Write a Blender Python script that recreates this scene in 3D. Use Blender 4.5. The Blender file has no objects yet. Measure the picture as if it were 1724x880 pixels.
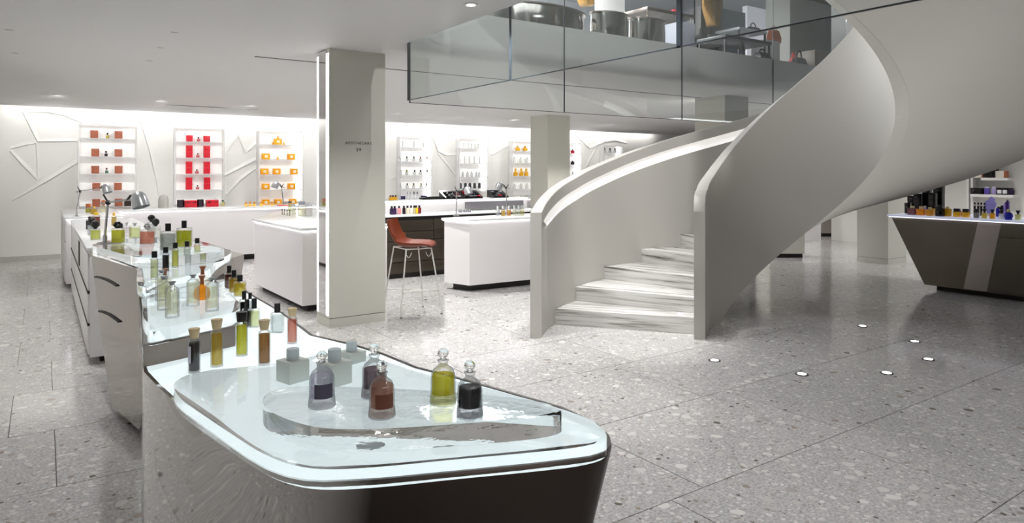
import bpy, bmesh, math, random
from mathutils import Vector, Matrix
random.seed(7)
PI = math.pi
# ------------------------------------------------------------------ camera, world, lights, exposure
F_PX, CX, YH, EYE = 1150.0, 862.0, 290.0, 1.6
TH = math.radians(34.48)
CS, SN = math.cos(TH), math.sin(TH)
scene = bpy.context.scene
COL = scene.collection
cam = bpy.data.cameras.new('camera'); camo = bpy.data.objects.new('camera', cam); COL.objects.link(camo)
camo.location = (0, 0, EYE); camo.rotation_euler = (PI/2, 0, -TH)
cam.sensor_fit = 'HORIZONTAL'; cam.sensor_width = 36.0; cam.lens = 36.0*F_PX/1724
cam.shift_x = 0.0; cam.shift_y = -(440-YH)/1724; cam.clip_start = 0.05
scene.camera = camo
scene.view_settings.view_transform = 'Standard'; scene.view_settings.look = 'None'
scene.view_settings.exposure = 0.80; scene.view_settings.gamma = 1.0
scene.view_settings.use_curve_mapping = False
cy = scene.cycles
cy.use_denoising = True; cy.max_bounces = 12; cy.transmission_bounces = 12; cy.transparent_max_bounces = 16
cy.diffuse_bounces = 4; cy.glossy_bounces = 5
cy.caustics_reflective = False; cy.caustics_refractive = True; cy.sample_clamp_indirect = 6.0
wd = bpy.data.worlds.new('world'); scene.world = wd; wd.use_nodes = True
wd.node_tree.nodes['Background'].inputs[0].default_value = (1, 1, 1, 1)
wd.node_tree.nodes['Background'].inputs[1].default_value = 0.35

def area(name, loc, sx, sy, power, rot=(0, 0, 0), col=(1, .99, .975)):
    l = bpy.data.lights.new(name, 'AREA'); l.shape = 'RECTANGLE'; l.size = sx; l.size_y = sy
    l.energy = power; l.color = col
    o = bpy.data.objects.new(name, l); COL.objects.link(o); o.location = loc; o.rotation_euler = rot
    return o
def spot(name, loc, power, ang=120, blend=.6, r=.04, col=(1, .99, .975)):
    l = bpy.data.lights.new(name, 'SPOT'); l.energy = power; l.spot_size = math.radians(ang); l.spot_blend = blend
    l.shadow_soft_size = r; l.color = col
    o = bpy.data.objects.new(name, l); COL.objects.link(o); o.location = loc
    return o
CEIL, FLOOR2 = 2.88, 3.37
# unseen area lights added as fill behind and beside the camera
area('unseen_fill_light', (1.0, -2.4, 2.84), 3.0, 2.2, 30)
area('unseen_fill_light', (5.5, -2.2, 2.84), 3.4, 1.6, 12)
area('unseen_fill_light', (13.0, 1.0, 2.84), 2.2, 2.6, 35)
# unseen area lights added overhead, for the stair opening and for upstairs
area('upper_fill_light', (4.2, 5.0, 6.1), 1.6, 2.4, 40, col=(.97, .98, 1))
area('upper_fill_light', (5.6, 11.4, 6.1), 5.0, 4.0, 900, col=(.97, .98, 1))
# cove light along the rear wall
area('cove_light', (3.6, 14.95, 2.84), 8.4, .06, 12, rot=(math.radians(60), 0, 0))
area('cove_light', (11.8, 14.95, 2.84), 8.0, .06, 12, rot=(math.radians(60), 0, 0))
# downward spots added to light floor and counters; no fittings drawn
for x, y, p in ((.6, 3.4, 34), (.2, 5.2, 42), (1.6, 8.8, 80), (.2, 9.4, 62), (1.4, 11.6, 95), (3.6, 12.2, 110), (6.5, 11.2, 210), (9.0, 10.4, 210),
                (4.0, 8.4, 190), (3.95, 7.0, 60), (2.7, 3.0, 45), (6.4, 8.6, 130), (9.6, 8.2, 150), (12.6, 3.9, 80), (11.8, 8.3, 60), (-.1, 7.2, 50), (2.4, 5.3, 85), (13.4, 5.6, 60), (13.2, 8.0, 60), (13.4, 10.6, 80), (11.4, 11.6, 90), (16.5, 9.4, 90), (1.8, .6, 12), (6.5, 13.2, 60), (2.0, 13.6, 45)):
    spot('ceiling_fill_spot', (x, y, CEIL-.012), p)

# unseen spots added to brighten the rear wall
for i in range(9):
    o = spot('wall_fill_spot', (.2+i*1.55, 13.55, CEIL-.012), 54, 110, .9); o.rotation_euler = (math.radians(52), 0, 0)
for x_ in (4.6, 7.0, 9.4):  # added spots that brighten the upstairs goods
    o = spot('upstairs_fill_spot', (x_, 7.4, 6.2), 190, 80, .8, .1); o.rotation_euler = (math.radians(40), 0, 0)
o = spot('fascia_fill_spot', (3.9, 1.7, 6.2), 480, 62, .8, .1); o.rotation_euler = (Vector((5.4, 6.6, 3.2))-o.location).to_track_quat('-Z', 'Y').to_euler()  # added spot that brightens the far slab edge
o = spot('stair_fill_spot', (5.75, 5.65, 6.2), 520, 27, .7, .1)  # added narrow spots that brighten the steps and outer stair wall
o = spot('stair_fill_spot', (4.75, 5.15, 6.2), 520, 27, .7, .1)
o = spot('stair_foot_fill', (2.86, 5.45, CEIL-.02), 75, 75, .8); o.rotation_euler = (Vector((5.0, 5.5, .2))-o.location).to_track_quat('-Z', 'Y').to_euler()  # added spots that brighten the lower steps and newel
o = spot('stair_foot_fill', (2.80, 4.2, CEIL-.02), 95, 80, .8); o.rotation_euler = (Vector((3.9, 4.6, 0))-o.location).to_track_quat('-Z', 'Y').to_euler()
# ------------------------------------------------------------------ helpers
def W(X, Y, Z):
    return Vector((CS*X+SN*Y, -SN*X+CS*Y, Z))
def at(px, py, z):          # point of the level z that projects to a pixel
    Y = F_PX*(EYE-z)/(py-YH); return W((px-CX)/F_PX*Y, Y, z)
def onv(px, py, v):         # point of the plane y = v
    k = (px-CX)/F_PX; Y = v/(CS-SN*k); return W(k*Y, Y, EYE-(py-YH)*Y/F_PX)
def onu(px, py, u):         # point of the plane x = u
    k = (px-CX)/F_PX; Y = u/(CS*k+SN); return W(k*Y, Y, EYE-(py-YH)*Y/F_PX)
def depth(p): return SN*p[0]+CS*p[1]
def C(r, g, b):
    f = lambda c: (c/255/12.92) if c <= 10 else ((c/255+.055)/1.055)**2.4
    return (f(r), f(g), f(b), 1)

MATS = {}
def mat(name, col=(.8, .8, .8, 1), rough=.5, metal=0, trans=0, ior=1.45, emit=None, es=0, noise=0, scale=8, coat=0, spec=.5, bump=0, alpha=1):
    if name in MATS: return MATS[name]
    m = bpy.data.materials.new(name); m.use_nodes = True; nt = m.node_tree; p = nt.nodes['Principled BSDF']
    if len(col) == 3: col = (*col, 1)
    p.inputs['Base Color'].default_value = col; p.inputs['Roughness'].default_value = rough
    p.inputs['Metallic'].default_value = metal; p.inputs['Transmission Weight'].default_value = trans
    p.inputs['IOR'].default_value = ior; p.inputs['Coat Weight'].default_value = coat
    p.inputs['Specular IOR Level'].default_value = spec
    if emit: p.inputs['Emission Color'].default_value = emit; p.inputs['Emission Strength'].default_value = es
    if noise or bump:
        tc = nt.nodes.new('ShaderNodeTexCoord'); n = nt.nodes.new('ShaderNodeTexNoise'); n.inputs['Scale'].default_value = scale
        n.inputs['Detail'].default_value = 4
        nt.links.new(tc.outputs['Object'], n.inputs['Vector'])
        if noise:
            mx = nt.nodes.new('ShaderNodeMix'); mx.data_type = 'RGBA'
            mx.inputs[6].default_value = tuple(c*(1-noise) for c in col[:3])+(1,)
            mx.inputs[7].default_value = tuple(min(1, c*(1+noise)) for c in col[:3])+(1,)
            nt.links.new(n.outputs['Fac'], mx.inputs[0]); nt.links.new(mx.outputs[2], p.inputs['Base Color'])
        if bump:
            b = nt.nodes.new('ShaderNodeBump'); b.inputs['Strength'].default_value = bump; b.inputs['Distance'].default_value = .01
            nt.links.new(n.outputs['Fac'], b.inputs['Height']); nt.links.new(b.outputs['Normal'], p.inputs['Normal'])
    MATS[name] = m; return m

WHITE = mat('white_paint', C(226, 225, 221), .55, noise=.015, scale=3)
CEILM = mat('ceiling_paint', C(208, 207, 206), .6, noise=.02, scale=2)
WALLM = mat('plaster_relief', C(232, 231, 227), .5, noise=.015, scale=3)
COLM = mat('column_paint', C(204, 203, 193), .45, noise=.015, scale=3)
STAIRM = mat('stair_plaster', C(190, 187, 181), .5, noise=.015, scale=2)
SOLID = mat('white_solid_surface', C(226, 223, 223), .3, noise=.01, scale=3)
TOPM = mat('pale_worktop', C(228, 230, 230), .15, noise=.02, scale=6)
GREY = mat('grey_trim', C(120, 120, 120), .4, noise=.05)
DARK = mat('dark_gap', C(38, 34, 33), .6, noise=.05)
BLACK = mat('black_plastic', C(14, 14, 16), .35, noise=.05)
BLACKG = mat('black_gloss', C(10, 10, 14), .15, noise=.05)
STEEL = mat('polished_steel', C(178, 172, 166), .09, 1, noise=.05, scale=2, bump=.02)
SATIN = mat('satin_steel', C(126, 116, 110), .33, 1, noise=.12, scale=3)
BRONZE = mat('dark_bronze_steel', C(82, 75, 66), .38, 1, noise=.14, scale=2.5)
CHROME = mat('chrome', C(205, 205, 205), .12, 1, noise=.03)
MIRROR = mat('mirror_steel', C(214, 214, 214), .04, 1, noise=.01)
ACRYL = mat('clear_acrylic', (.985, .995, .998, 1), .0, trans=1, ior=1.36, noise=.002, scale=7, bump=.22)
tint0 = mat('fitting_white', C(204, 204, 202), .4, noise=.03)
LED = mat('led_strip', (1, 1, 1, 1), .5, emit=(1, .985, .97, 1), es=2.6, noise=.002)
LEDC = mat('led_strip_cool', (1, 1, 1, 1), .5, emit=(.95, .95, 1, 1), es=3.4, noise=.002)
LEDS = mat('handrail_light', (1, 1, 1, 1), .5, emit=(1, .96, .91, 1), es=.30, noise=.002)
DECKM = mat('backlit_glass_deck', C(205, 212, 214), .06, emit=C(226, 240, 243), es=.46, noise=.01)
CORK = mat('pale_wood_stopper', C(214, 190, 150), .5, noise=.12, scale=60)
LEATHER = mat('tan_leather', C(112, 46, 22), .55, spec=.25, noise=.15, scale=14, bump=.05)
WHITEM = mat('white_metal', C(214, 212, 208), .3, noise=.03)

def thin_glass():
    m = bpy.data.materials.new('clear_glass'); m.use_nodes = True; nt = m.node_tree; nt.nodes.clear()
    o = nt.nodes.new('ShaderNodeOutputMaterial'); t = nt.nodes.new('ShaderNodeBsdfTransparent'); g = nt.nodes.new('ShaderNodeBsdfGlossy')
    t.inputs[0].default_value = (.955, .968, .965, 1); g.inputs['Roughness'].default_value = .01; g.inputs['Color'].default_value = (.95, 1, 1, 1)
    f = nt.nodes.new('ShaderNodeFresnel')
    ge = nt.nodes.new('ShaderNodeNewGeometry'); io = nt.nodes.new('ShaderNodeMapRange')   # same reflectance from both sides of the pane
    io.inputs['To Min'].default_value = 1.5; io.inputs['To Max'].default_value = 1/1.5
    nt.links.new(ge.outputs['Backfacing'], io.inputs[0]); nt.links.new(io.outputs[0], f.inputs[0])
    n = nt.nodes.new('ShaderNodeTexNoise'); n.inputs['Scale'].default_value = .6
    b = nt.nodes.new('ShaderNodeBump'); b.inputs['Strength'].default_value = .02; nt.links.new(n.outputs['Fac'], b.inputs['Height'])
    nt.links.new(b.outputs[0], g.inputs['Normal'])
    x = nt.nodes.new('ShaderNodeMixShader'); ad = nt.nodes.new('ShaderNodeMath'); ad.inputs[1].default_value = .05; nt.links.new(f.outputs[0], ad.inputs[0])
    nt.links.new(ad.outputs[0], x.inputs[0]); nt.links.new(t.outputs[0], x.inputs[1]); nt.links.new(g.outputs[0], x.inputs[2])
    nt.links.new(x.outputs[0], o.inputs[0]); return m
GLASS = thin_glass()
def bottle_glass():
    m = bpy.data.materials.new('bottle_glass'); m.use_nodes = True; nt = m.node_tree; nt.nodes.clear(); N = nt.nodes.new; L = nt.links.new
    o = N('ShaderNodeOutputMaterial'); t = N('ShaderNodeBsdfTransparent'); g = N('ShaderNodeBsdfGlossy'); g.inputs['Roughness'].default_value = .02
    lw = N('ShaderNodeLayerWeight'); lw.inputs[0].default_value = .32
    r = N('ShaderNodeValToRGB'); L(lw.outputs['Facing'], r.inputs[0]); e = r.color_ramp.elements
    e[0].position = .35; e[0].color = (.985, .992, .992, 1); e[1].position = .97; e[1].color = (.25, .29, .30, 1)
    L(r.outputs[0], t.inputs[0])
    n = N('ShaderNodeTexNoise'); n.inputs['Scale'].default_value = 25; b = N('ShaderNodeBump'); b.inputs['Strength'].default_value = .03; L(n.outputs['Fac'], b.inputs['Height']); L(b.outputs[0], g.inputs['Normal'])
    mr = N('ShaderNodeMapRange'); mr.inputs['To Min'].default_value = .05; mr.inputs['To Max'].default_value = .55; L(lw.outputs['Fresnel'], mr.inputs[0])
    x = N('ShaderNodeMixShader'); L(mr.outputs[0], x.inputs[0]); L(t.outputs[0], x.inputs[1]); L(g.outputs[0], x.inputs[2]); L(x.outputs[0], o.inputs[0]); return m
GLASSB = bottle_glass()
GLASSR = mat('stopper_glass', (.98, .99, .99, 1), .0, trans=1, ior=1.45, noise=.002)
def liquid_mat(name, rgb):
    m = bpy.data.materials.new(name); m.use_nodes = True; nt = m.node_tree; N = nt.nodes.new; L = nt.links.new
    p = nt.nodes['Principled BSDF']; o = nt.nodes['Material Output']; dark = max(rgb) < 60; c = C(*rgb) if dark else C(*[min(255, int(v*1.08)) for v in rgb])
    p.inputs['Base Color'].default_value = c; p.inputs['Roughness'].default_value = .12
    n = N('ShaderNodeTexNoise'); n.inputs['Scale'].default_value = 30; mx = N('ShaderNodeMix'); mx.data_type = 'RGBA'
    mx.inputs[6].default_value = tuple(v*.92 for v in c[:3])+(1,); mx.inputs[7].default_value = tuple(min(1, v*1.08) for v in c[:3])+(1,); L(n.outputs['Fac'], mx.inputs[0]); L(mx.outputs[2], p.inputs['Base Color'])
    t = N('ShaderNodeBsdfTransparent'); t.inputs[0].default_value = tuple(v**.3 for v in c[:3])+(1,)
    tr = N('ShaderNodeBsdfTranslucent'); tr.inputs[0].default_value = c
    a = N('ShaderNodeMixShader'); a.inputs[0].default_value = .4; L(p.outputs[0], a.inputs[1]); L(tr.outputs[0], a.inputs[2])
    x = N('ShaderNodeMixShader'); x.inputs[0].default_value = (.12 if dark else .74 if min(rgb) > 120 else .5); L(a.outputs[0], x.inputs[1]); L(t.outputs[0], x.inputs[2]); L(x.outputs[0], o.inputs[0]); return m

def terrazzo():
    m = bpy.data.materials.new('terrazzo'); m.use_nodes = True; nt = m.node_tree; N = nt.nodes.new; L = nt.links.new
    p = nt.nodes['Principled BSDF']
    geo = N('ShaderNodeNewGeometry'); oi = N('ShaderNodeObjectInfo')
    add = N('ShaderNodeVectorMath'); add.operation = 'ADD'
    mul = N('ShaderNodeMath'); mul.operation = 'MULTIPLY'; mul.inputs[1].default_value = 40
    cmb = N('ShaderNodeCombineXYZ'); L(oi.outputs['Random'], mul.inputs[0]); L(mul.outputs[0], cmb.inputs[2])
    L(geo.outputs['Position'], add.inputs[0]); L(cmb.outputs[0], add.inputs[1])
    warp = N('ShaderNodeTexNoise'); warp.inputs['Scale'].default_value = 9; L(add.outputs[0], warp.inputs['Vector'])
    wa = N('ShaderNodeVectorMath'); wa.operation = 'SCALE'; wa.inputs[3].default_value = .06; L(warp.outputs['Color'], wa.inputs[0])
    ad2 = N('ShaderNodeVectorMath'); ad2.operation = 'ADD'; L(add.outputs[0], ad2.inputs[0]); L(wa.outputs[0], ad2.inputs[1])
    col = None
    base = N('ShaderNodeTexNoise'); base.inputs['Scale'].default_value = 70; base.inputs['Detail'].default_value = 6; L(add.outputs[0], base.inputs['Vector'])
    r = N('ShaderNodeValToRGB'); L(base.outputs['Fac'], r.inputs[0])
    r.color_ramp.elements[0].position = .33; r.color_ramp.elements[0].color = C(163, 161, 160)
    r.color_ramp.elements[1].position = .62; r.color_ramp.elements[1].color = C(201, 199, 198)
    col = r.outputs[0]
    for sc_, thr, lo, hi in ((38, .30, 0, 1), (24, .27, 0, 1), (12, .27, 0, 1)):
        v = N('ShaderNodeTexVoronoi'); v.inputs['Scale'].default_value = sc_; L(ad2.outputs[0], v.inputs['Vector'])
        sep = N('ShaderNodeSeparateColor'); L(v.outputs['Color'], sep.inputs[0])
        # chip radius differs from cell to cell; only some of the cells hold a chip
        rad = N('ShaderNodeMath'); rad.operation = 'MULTIPLY'; rad.inputs[1].default_value = thr*1.45; L(sep.outputs[1], rad.inputs[0])
        lt = N('ShaderNodeMath'); lt.operation = 'LESS_THAN'; L(v.outputs['Distance'], lt.inputs[0]); L(rad.outputs[0], lt.inputs[1])
        cr = N('ShaderNodeValToRGB'); cr.color_ramp.interpolation = 'CONSTANT'; L(sep.outputs[0], cr.inputs[0])
        els = cr.color_ramp.elements
        cols = [(0, C(214, 211, 207)), (.34, C(200, 195, 190)), (.58, C(176, 171, 167)), (.74, C(224, 221, 217)), (.88, C(158, 150, 140)), (.96, C(112, 107, 97))]
        els[0].color = cols[0][1]; els[1].position = cols[1][0]; els[1].color = cols[1][1]
        for q, cc in cols[2:]:
            e = els.new(q); e.color = cc
        mx = N('ShaderNodeMix'); mx.data_type = 'RGBA'; L(lt.outputs[0], mx.inputs[0]); L(col, mx.inputs[6]); L(cr.outputs[0], mx.inputs[7]); col = mx.outputs[2]
    hs = N('ShaderNodeHueSaturation'); L(col, hs.inputs['Color'])
    mr = N('ShaderNodeMapRange'); mr.inputs['To Min'].default_value = .95; mr.inputs['To Max'].default_value = 1.04; L(oi.outputs['Random'], mr.inputs[0])
    L(mr.outputs[0], hs.inputs['Value']); L(hs.outputs[0], p.inputs['Base Color'])
    rn = N('ShaderNodeTexNoise'); rn.inputs['Scale'].default_value = 5; L(geo.outputs['Position'], rn.inputs['Vector'])
    r2 = N('ShaderNodeMapRange'); r2.inputs['To Min'].default_value = .07; r2.inputs['To Max'].default_value = .16; L(rn.outputs['Fac'], r2.inputs[0]); L(r2.outputs[0], p.inputs['Roughness'])
    p.inputs['Specular IOR Level'].default_value = .6; return m
TERR = terrazzo()

def marble():
    m = bpy.data.materials.new('veined_marble'); m.use_nodes = True; nt = m.node_tree; N = nt.nodes.new; L = nt.links.new
    p = nt.nodes['Principled BSDF']; p.inputs['Roughness'].default_value = .25
    tc = N('ShaderNodeTexCoord'); oi = N('ShaderNodeObjectInfo'); mp = N('ShaderNodeMapping'); mp.inputs['Scale'].default_value = (.7, 9, 16)
    mul = N('ShaderNodeMath'); mul.operation = 'MULTIPLY'; mul.inputs[1].default_value = 30; L(oi.outputs['Random'], mul.inputs[0])
    ad = N('ShaderNodeVectorMath'); ad.operation = 'ADD'; L(tc.outputs['Object'], ad.inputs[0]); L(mul.outputs[0], ad.inputs[1])
    L(ad.outputs[0], mp.inputs[0])
    n = N('ShaderNodeTexNoise'); n.inputs['Scale'].default_value = 1.6; n.inputs['Detail'].default_value = 7; n.inputs['Roughness'].default_value = .62; L(mp.outputs[0], n.inputs['Vector'])
    r = N('ShaderNodeValToRGB'); L(n.outputs['Fac'], r.inputs[0]); e = r.color_ramp.elements
    e[0].position = .30; e[0].color = C(92, 89, 82); e[1].position = .54; e[1].color = C(206, 205, 202)
    q = e.new(.38); q.color = C(146, 143, 138); q = e.new(.45); q.color = C(186, 184, 180)
    L(r.outputs[0], p.inputs['Base Color']); return m
MARBLE = marble()

class MB:
    def __init__(s): s.bm = bmesh.new()
    def box(s, x0, y0, z0, x1, y1, z1, bev=0):
        vs = [s.bm.verts.new((x, y, z)) for x in (x0, x1) for y in (y0, y1) for z in (z0, z1)]
        fs = []
        for f in ((0, 1, 3, 2), (4, 6, 7, 5), (0, 4, 5, 1), (2, 3, 7, 6), (0, 2, 6, 4), (1, 5, 7, 3)):
            fs.append(s.bm.faces.new([vs[i] for i in f]))
        if bev:
            es = set(e for f in fs for e in f.edges)
            bmesh.ops.bevel(s.bm, geom=list(es), offset=bev, segments=2, profile=.5, affect='EDGES')
        return s
    def prism(s, pts, z0, z1, bev=0, seg=2):      # pts: list of (x,y); z may be a number
        a = [s.bm.verts.new((p[0], p[1], z0)) for p in pts]; b = [s.bm.verts.new((p[0], p[1], z1)) for p in pts]
        n = len(pts); top = s.bm.faces.new(b); s.bm.faces.new(a[::-1])
        for i in range(n): s.bm.faces.new((a[i], a[(i+1) % n], b[(i+1) % n], b[i]))
        if bev:
            bmesh.ops.bevel(s.bm, geom=list(top.edges), offset=bev, segments=seg, profile=.5, affect='EDGES')
        return s
    def loft(s, rings, cap=True, close=True):
        R = [[s.bm.verts.new(p) for p in r] for r in rings]; n = len(R[0])
        for i in range(len(R)-1):
            for j in range(n if close else n-1):
                s.bm.faces.new((R[i][j], R[i][(j+1) % n], R[i+1][(j+1) % n], R[i+1][j]))
        if cap and close: s.bm.faces.new(R[0][::-1]); s.bm.faces.new(R[-1])
        return s
    def lathe(s, prof, n=20, x=0, y=0, sx=1, sy=1):     # prof: (r,z) bottom to top
        rings = []
        for r, z in prof: rings.append([(x+sx*max(r, 1e-5)*math.cos(2*PI*k/n), y+sy*max(r, 1e-5)*math.sin(2*PI*k/n), z) for k in range(n)])
        return s.loft(rings)
    def tube(s, pts, r, n=8):
        pts = [Vector(p) for p in pts]; rings = []
        for i, p in enumerate(pts):
            d = (pts[min(i+1, len(pts)-1)]-pts[max(i-1, 0)]).normalized()
            u = d.orthogonal().normalized() if i == 0 else (pu-d*pu.dot(d)).normalized()
            pu = u; w = d.cross(u); rr = r[i] if isinstance(r, (list, tuple)) else r
            rings.append([p+u*rr*math.cos(2*PI*k/n)+w*rr*math.sin(2*PI*k/n) for k in range(n)])
        return s.loft(rings)
    def ball(s, c, r, n=14, sz=1):
        m = n//2
        prof = [(r*math.sin(PI*i/m), c[2]-r*sz*math.cos(PI*i/m)) for i in range(m+1)]
        return s.lathe(prof, n, c[0], c[1])
    def quad(s, *pts):
        s.bm.faces.new([s.bm.verts.new(p) for p in pts]); return s
    def mesh(s, name, m, smooth=30):
        bm = s.bm; bmesh.ops.remove_doubles(bm, verts=bm.verts, dist=1e-6)
        bmesh.ops.recalc_face_normals(bm, faces=bm.faces)
        me = bpy.data.meshes.new(name)
        if smooth:
            lim = math.radians(smooth)
            for f in bm.faces: f.smooth = True
            for e in bm.edges:
                e.smooth = len(e.link_faces) == 2 and e.calc_face_angle(0) < lim
        bm.to_mesh(me); bm.free(); me.materials.append(m); return me
    def build(s, name, m, parent=None, smooth=30, label=None, world=False):
        if world and parent is not None:
            root = parent
            while root.parent: root = root.parent
            M = Matrix.Translation(root.location) @ Matrix.Rotation(root.rotation_euler.z, 4, 'Z')
            s.bm.transform(M.inverted())
        o = bpy.data.objects.new(name, s.mesh(name, m, smooth)); COL.objects.link(o)
        if parent is not None: o.parent = parent
        if label: o['label'] = label
        return o

def tag(o, label, cat, group=None, kind=None):
    o['label'] = label; o['category'] = cat
    if group: o['group'] = group
    if kind: o['kind'] = kind
    return o
def thing(name, label, cat, loc=(0, 0, 0), rz=0, group=None):
    o = bpy.data.objects.new(name, None); COL.objects.link(o); o.location = loc; o.rotation_euler = (0, 0, rz)
    o.empty_display_size = .1
    return tag(o, label, cat, group)
def mthing(name, mb, m, label, cat, loc=(0, 0, 0), rz=0, group=None, smooth=30):
    o = mb.build(name, m, None, smooth); o.location = loc; o.rotation_euler = (0, 0, rz); return tag(o, label, cat, group)
def struct(name, mb, m, smooth=30, parent=None):
    o = mb.build(name, m, parent, smooth)
    if parent is None: o['kind'] = 'structure'
    return o
def chaikin(pts, n=2):
    for _ in range(n):
        q = []
        for i in range(len(pts)):
            a, b = Vector(pts[i][:2]), Vector(pts[(i+1) % len(pts)][:2]); q += [a*.75+b*.25, a*.25+b*.75]
        pts = q
    return [tuple(p) for p in pts]
def lerp(tab, x):
    if x <= tab[0][0]: return tab[0][1]
    for (a, b), (c, d) in zip(tab, tab[1:]):
        if x <= c: return b+(d-b)*(x-a)/(c-a)
    return tab[-1][1]

# ------------------------------------------------------------------ shell: floor
fl = struct('floor', MB().box(-.75, -5, -.2, 20, 24, -.012), mat('grout', C(84, 81, 79), .8, noise=.05), parent=None)
TU, TV = 1.353, .935
tile = MB().box(.0028, .0028, -.011, TU-.0028, TV-.0028, 0).mesh('tile', TERR, 0)
cnt = 0
for k in range(-4, 15):
    v0 = 4.18+TV*k; off = .058 if k % 2 == 0 else -.174
    for j in range(0, 14):
        u0 = off+TU*j
        Yc = SN*(u0+.7)+CS*(v0+.5)
        px = CX+F_PX*(CS*(u0+.7)-SN*(v0+.5))/max(Yc, .05)
        if Yc < .3 or px < -500 or px > 2300 or u0 > 15.6: continue
        o = bpy.data.objects.new('tile', tile); COL.objects.link(o); o.location = (u0, v0, 0); o.parent = fl; cnt += 1
# tiles beyond and beside those: one joined layer
mb = MB()
for k in range(-9, 22):
    v0 = 4.18+TV*k; off = .058 if k % 2 == 0 else -.174
    for j in range(-1, 15):
        u0 = off+TU*j
        Yc = SN*(u0+.7)+CS*(v0+.5); px = CX+F_PX*(CS*(u0+.7)-SN*(v0+.5))/max(Yc, .05)
        vis = not (Yc < .3 or px < -500 or px > 2300 or u0 > 15.6) and -4 <= k < 15 and 0 <= j < 14
        if vis: continue
        x0 = max(u0, -.75)
        if x0 < u0+TU-.02: mb.box(x0+.0012, v0+.0012, -.011, u0+TU-.0012, v0+TV-.0012, 0)
o = mb.build('outer_tiles', TERR, fl, 0); o['kind'] = 'stuff'

# ------------------------------------------------------------------ shell: ceiling with the stair opening
VX0, VX1, VY0, VY1 = 2.976, 11.9, 1.35, 6.5
mb = MB()
mb.box(-.75, -5, CEIL, VX0, 14.55, FLOOR2)
mb.box(VX0, -5, CEIL, VX1, VY0, FLOOR2)
mb.box(VX1, -5, CEIL, 20, 15.2, FLOOR2)
# far edge of the opening, with a rounded lower arris
prof = [(14.55, CEIL), (VY1+.16, CEIL)]+[(VY1+.16-.16*math.sin(t*PI/12), CEIL+.16-.16*math.cos(t*PI/12)) for t in range(1, 7)]+[(VY1, FLOOR2), (14.55, FLOOR2)]
mb.loft([[(x, p[0], p[1]) for p in prof] for x in (VX0, VX1)])
# curved lip before the rear wall
prof = [(14.55, FLOOR2), (14.55, CEIL)]+[(14.55+.33*math.sin(t*PI/16), CEIL-.10+.10*math.cos(t*PI/16)) for t in range(1, 9)]+[(14.9, CEIL-.1), (14.9, FLOOR2)]
mb.loft([[(x, p[0], p[1]) for p in prof] for x in (-.75, 20)])
ceiling = struct('ceiling', mb, CEILM)
# dark shadow-gap slots in the ceiling
tr = struct('trim_1', MB().box(1.93, 7.815, CEIL-.004, 11.5, 7.845, CEIL+.01), DARK)
tr = struct('trim_2', MB().box(1.89, 14.32, CEIL-.012, 3.6, 14.34, CEIL+.01), GREY)
# walls
struct('wall_left', MB().box(-.95, -5, 0, -.75, 15.4, 6.4), WALLM)
struct('wall_rear', MB().box(-5, -5.2, 0, 21, -5, 6.4), mat('rear_wall_paint', C(150, 146, 142), .6, noise=.05))
struct('wall_right', MB().box(15.3, -5, 0, 15.5, 9.0, 6.4), WALLM)
struct('wall_far', MB().box(15.3, 24, 0, 21, 24.2, 6.4), WALLM)
struct('wall_side', MB().box(20, -5, 0, 20.2, 24, 6.4), WALLM)
wb = struct('wall_back', MB().box(-.95, 15.2, 0, 20, 15.4, CEIL+.4), WALLM)
struct('baseboard_back', MB().box(-.75, 15.16, 0, 4, 15.2, .09), mat('baseboard_paint', C(190, 187, 182), .4, noise=.02))
def ridge(pts, w=.085, h=.042):
    P = [onv(x, y, 15.2) for x, y in pts]; Q = []
    for i, p in enumerate(P):
        d = (P[min(i+1, len(P)-1)]-P[max(i-1, 0)]).normalized(); nrm = Vector((d.z, 0, -d.x))
        k = .25 if i in (0, len(P)-1) else 1
        Q.append([p+nrm*w/2+Vector((0, .005, 0)), p-Vector((0, h*k, 0))+nrm*w*.34, p-nrm*w/2+Vector((0, .005, 0))])
    MB().loft(Q).build('relief_ridge', WALLM, wb, 60)
for r_ in ([(41, 187), (53, 211), (65, 236), (98, 235.5), (132, 235)], [(41, 187), (80, 186), (110, 192), (140, 205)], [(17.5, 247.5), (40, 242), (62, 238)],
           [(64, 240), (66, 270), (66, 300)], [(17.5, 336.6), (85, 298), (153, 257)], [(19, 252), (42, 277), (65, 301.6)], [(238.6, 201), (254, 252), (263, 290), (270, 328.6)],
           [(308, 329), (410, 277), (521, 221)], [(378, 259), (400, 226), (413, 256), (435, 235)], [(451, 217.7), (459, 212), (467, 206.6)], [(380, 326), (403.6, 300), (435, 278)],
           [(729, 228.6), (738.6, 254), (751, 260), (770, 259)], [(737, 256), (753, 276), (770.5, 298.6)], [(826, 260), (855, 243), (882, 230)], [(667, 217.5), (680, 227)], [(754.5, 227), (768, 223), (780, 216)],
           [(972.7, 229), (992, 248), (1016, 237), (1034.5, 234.5), (1056, 240)], [(1007, 246), (996, 264), (987, 282)], [(150, 190), (160, 202)], [(655, 300), (672, 296)]):
    ridge(r_)

# ------------------------------------------------------------------ upper storey
UPM = mat('upper_wall_paint', C(214, 216, 220), .5, noise=.02)
struct('wall_upper', MB().box(-.95, 14.6, FLOOR2, 20, 14.8, 6.4), UPM)
struct('wall_upper_side', MB().box(20, 9, FLOOR2, 20.2, 14.8, 6.4), UPM)
struct('ceiling_upper', MB().box(-.95, -5.2, 6.3, 21, 16, 6.5), mat('upper_ceiling', C(170, 172, 175), .5, noise=.05))

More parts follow.
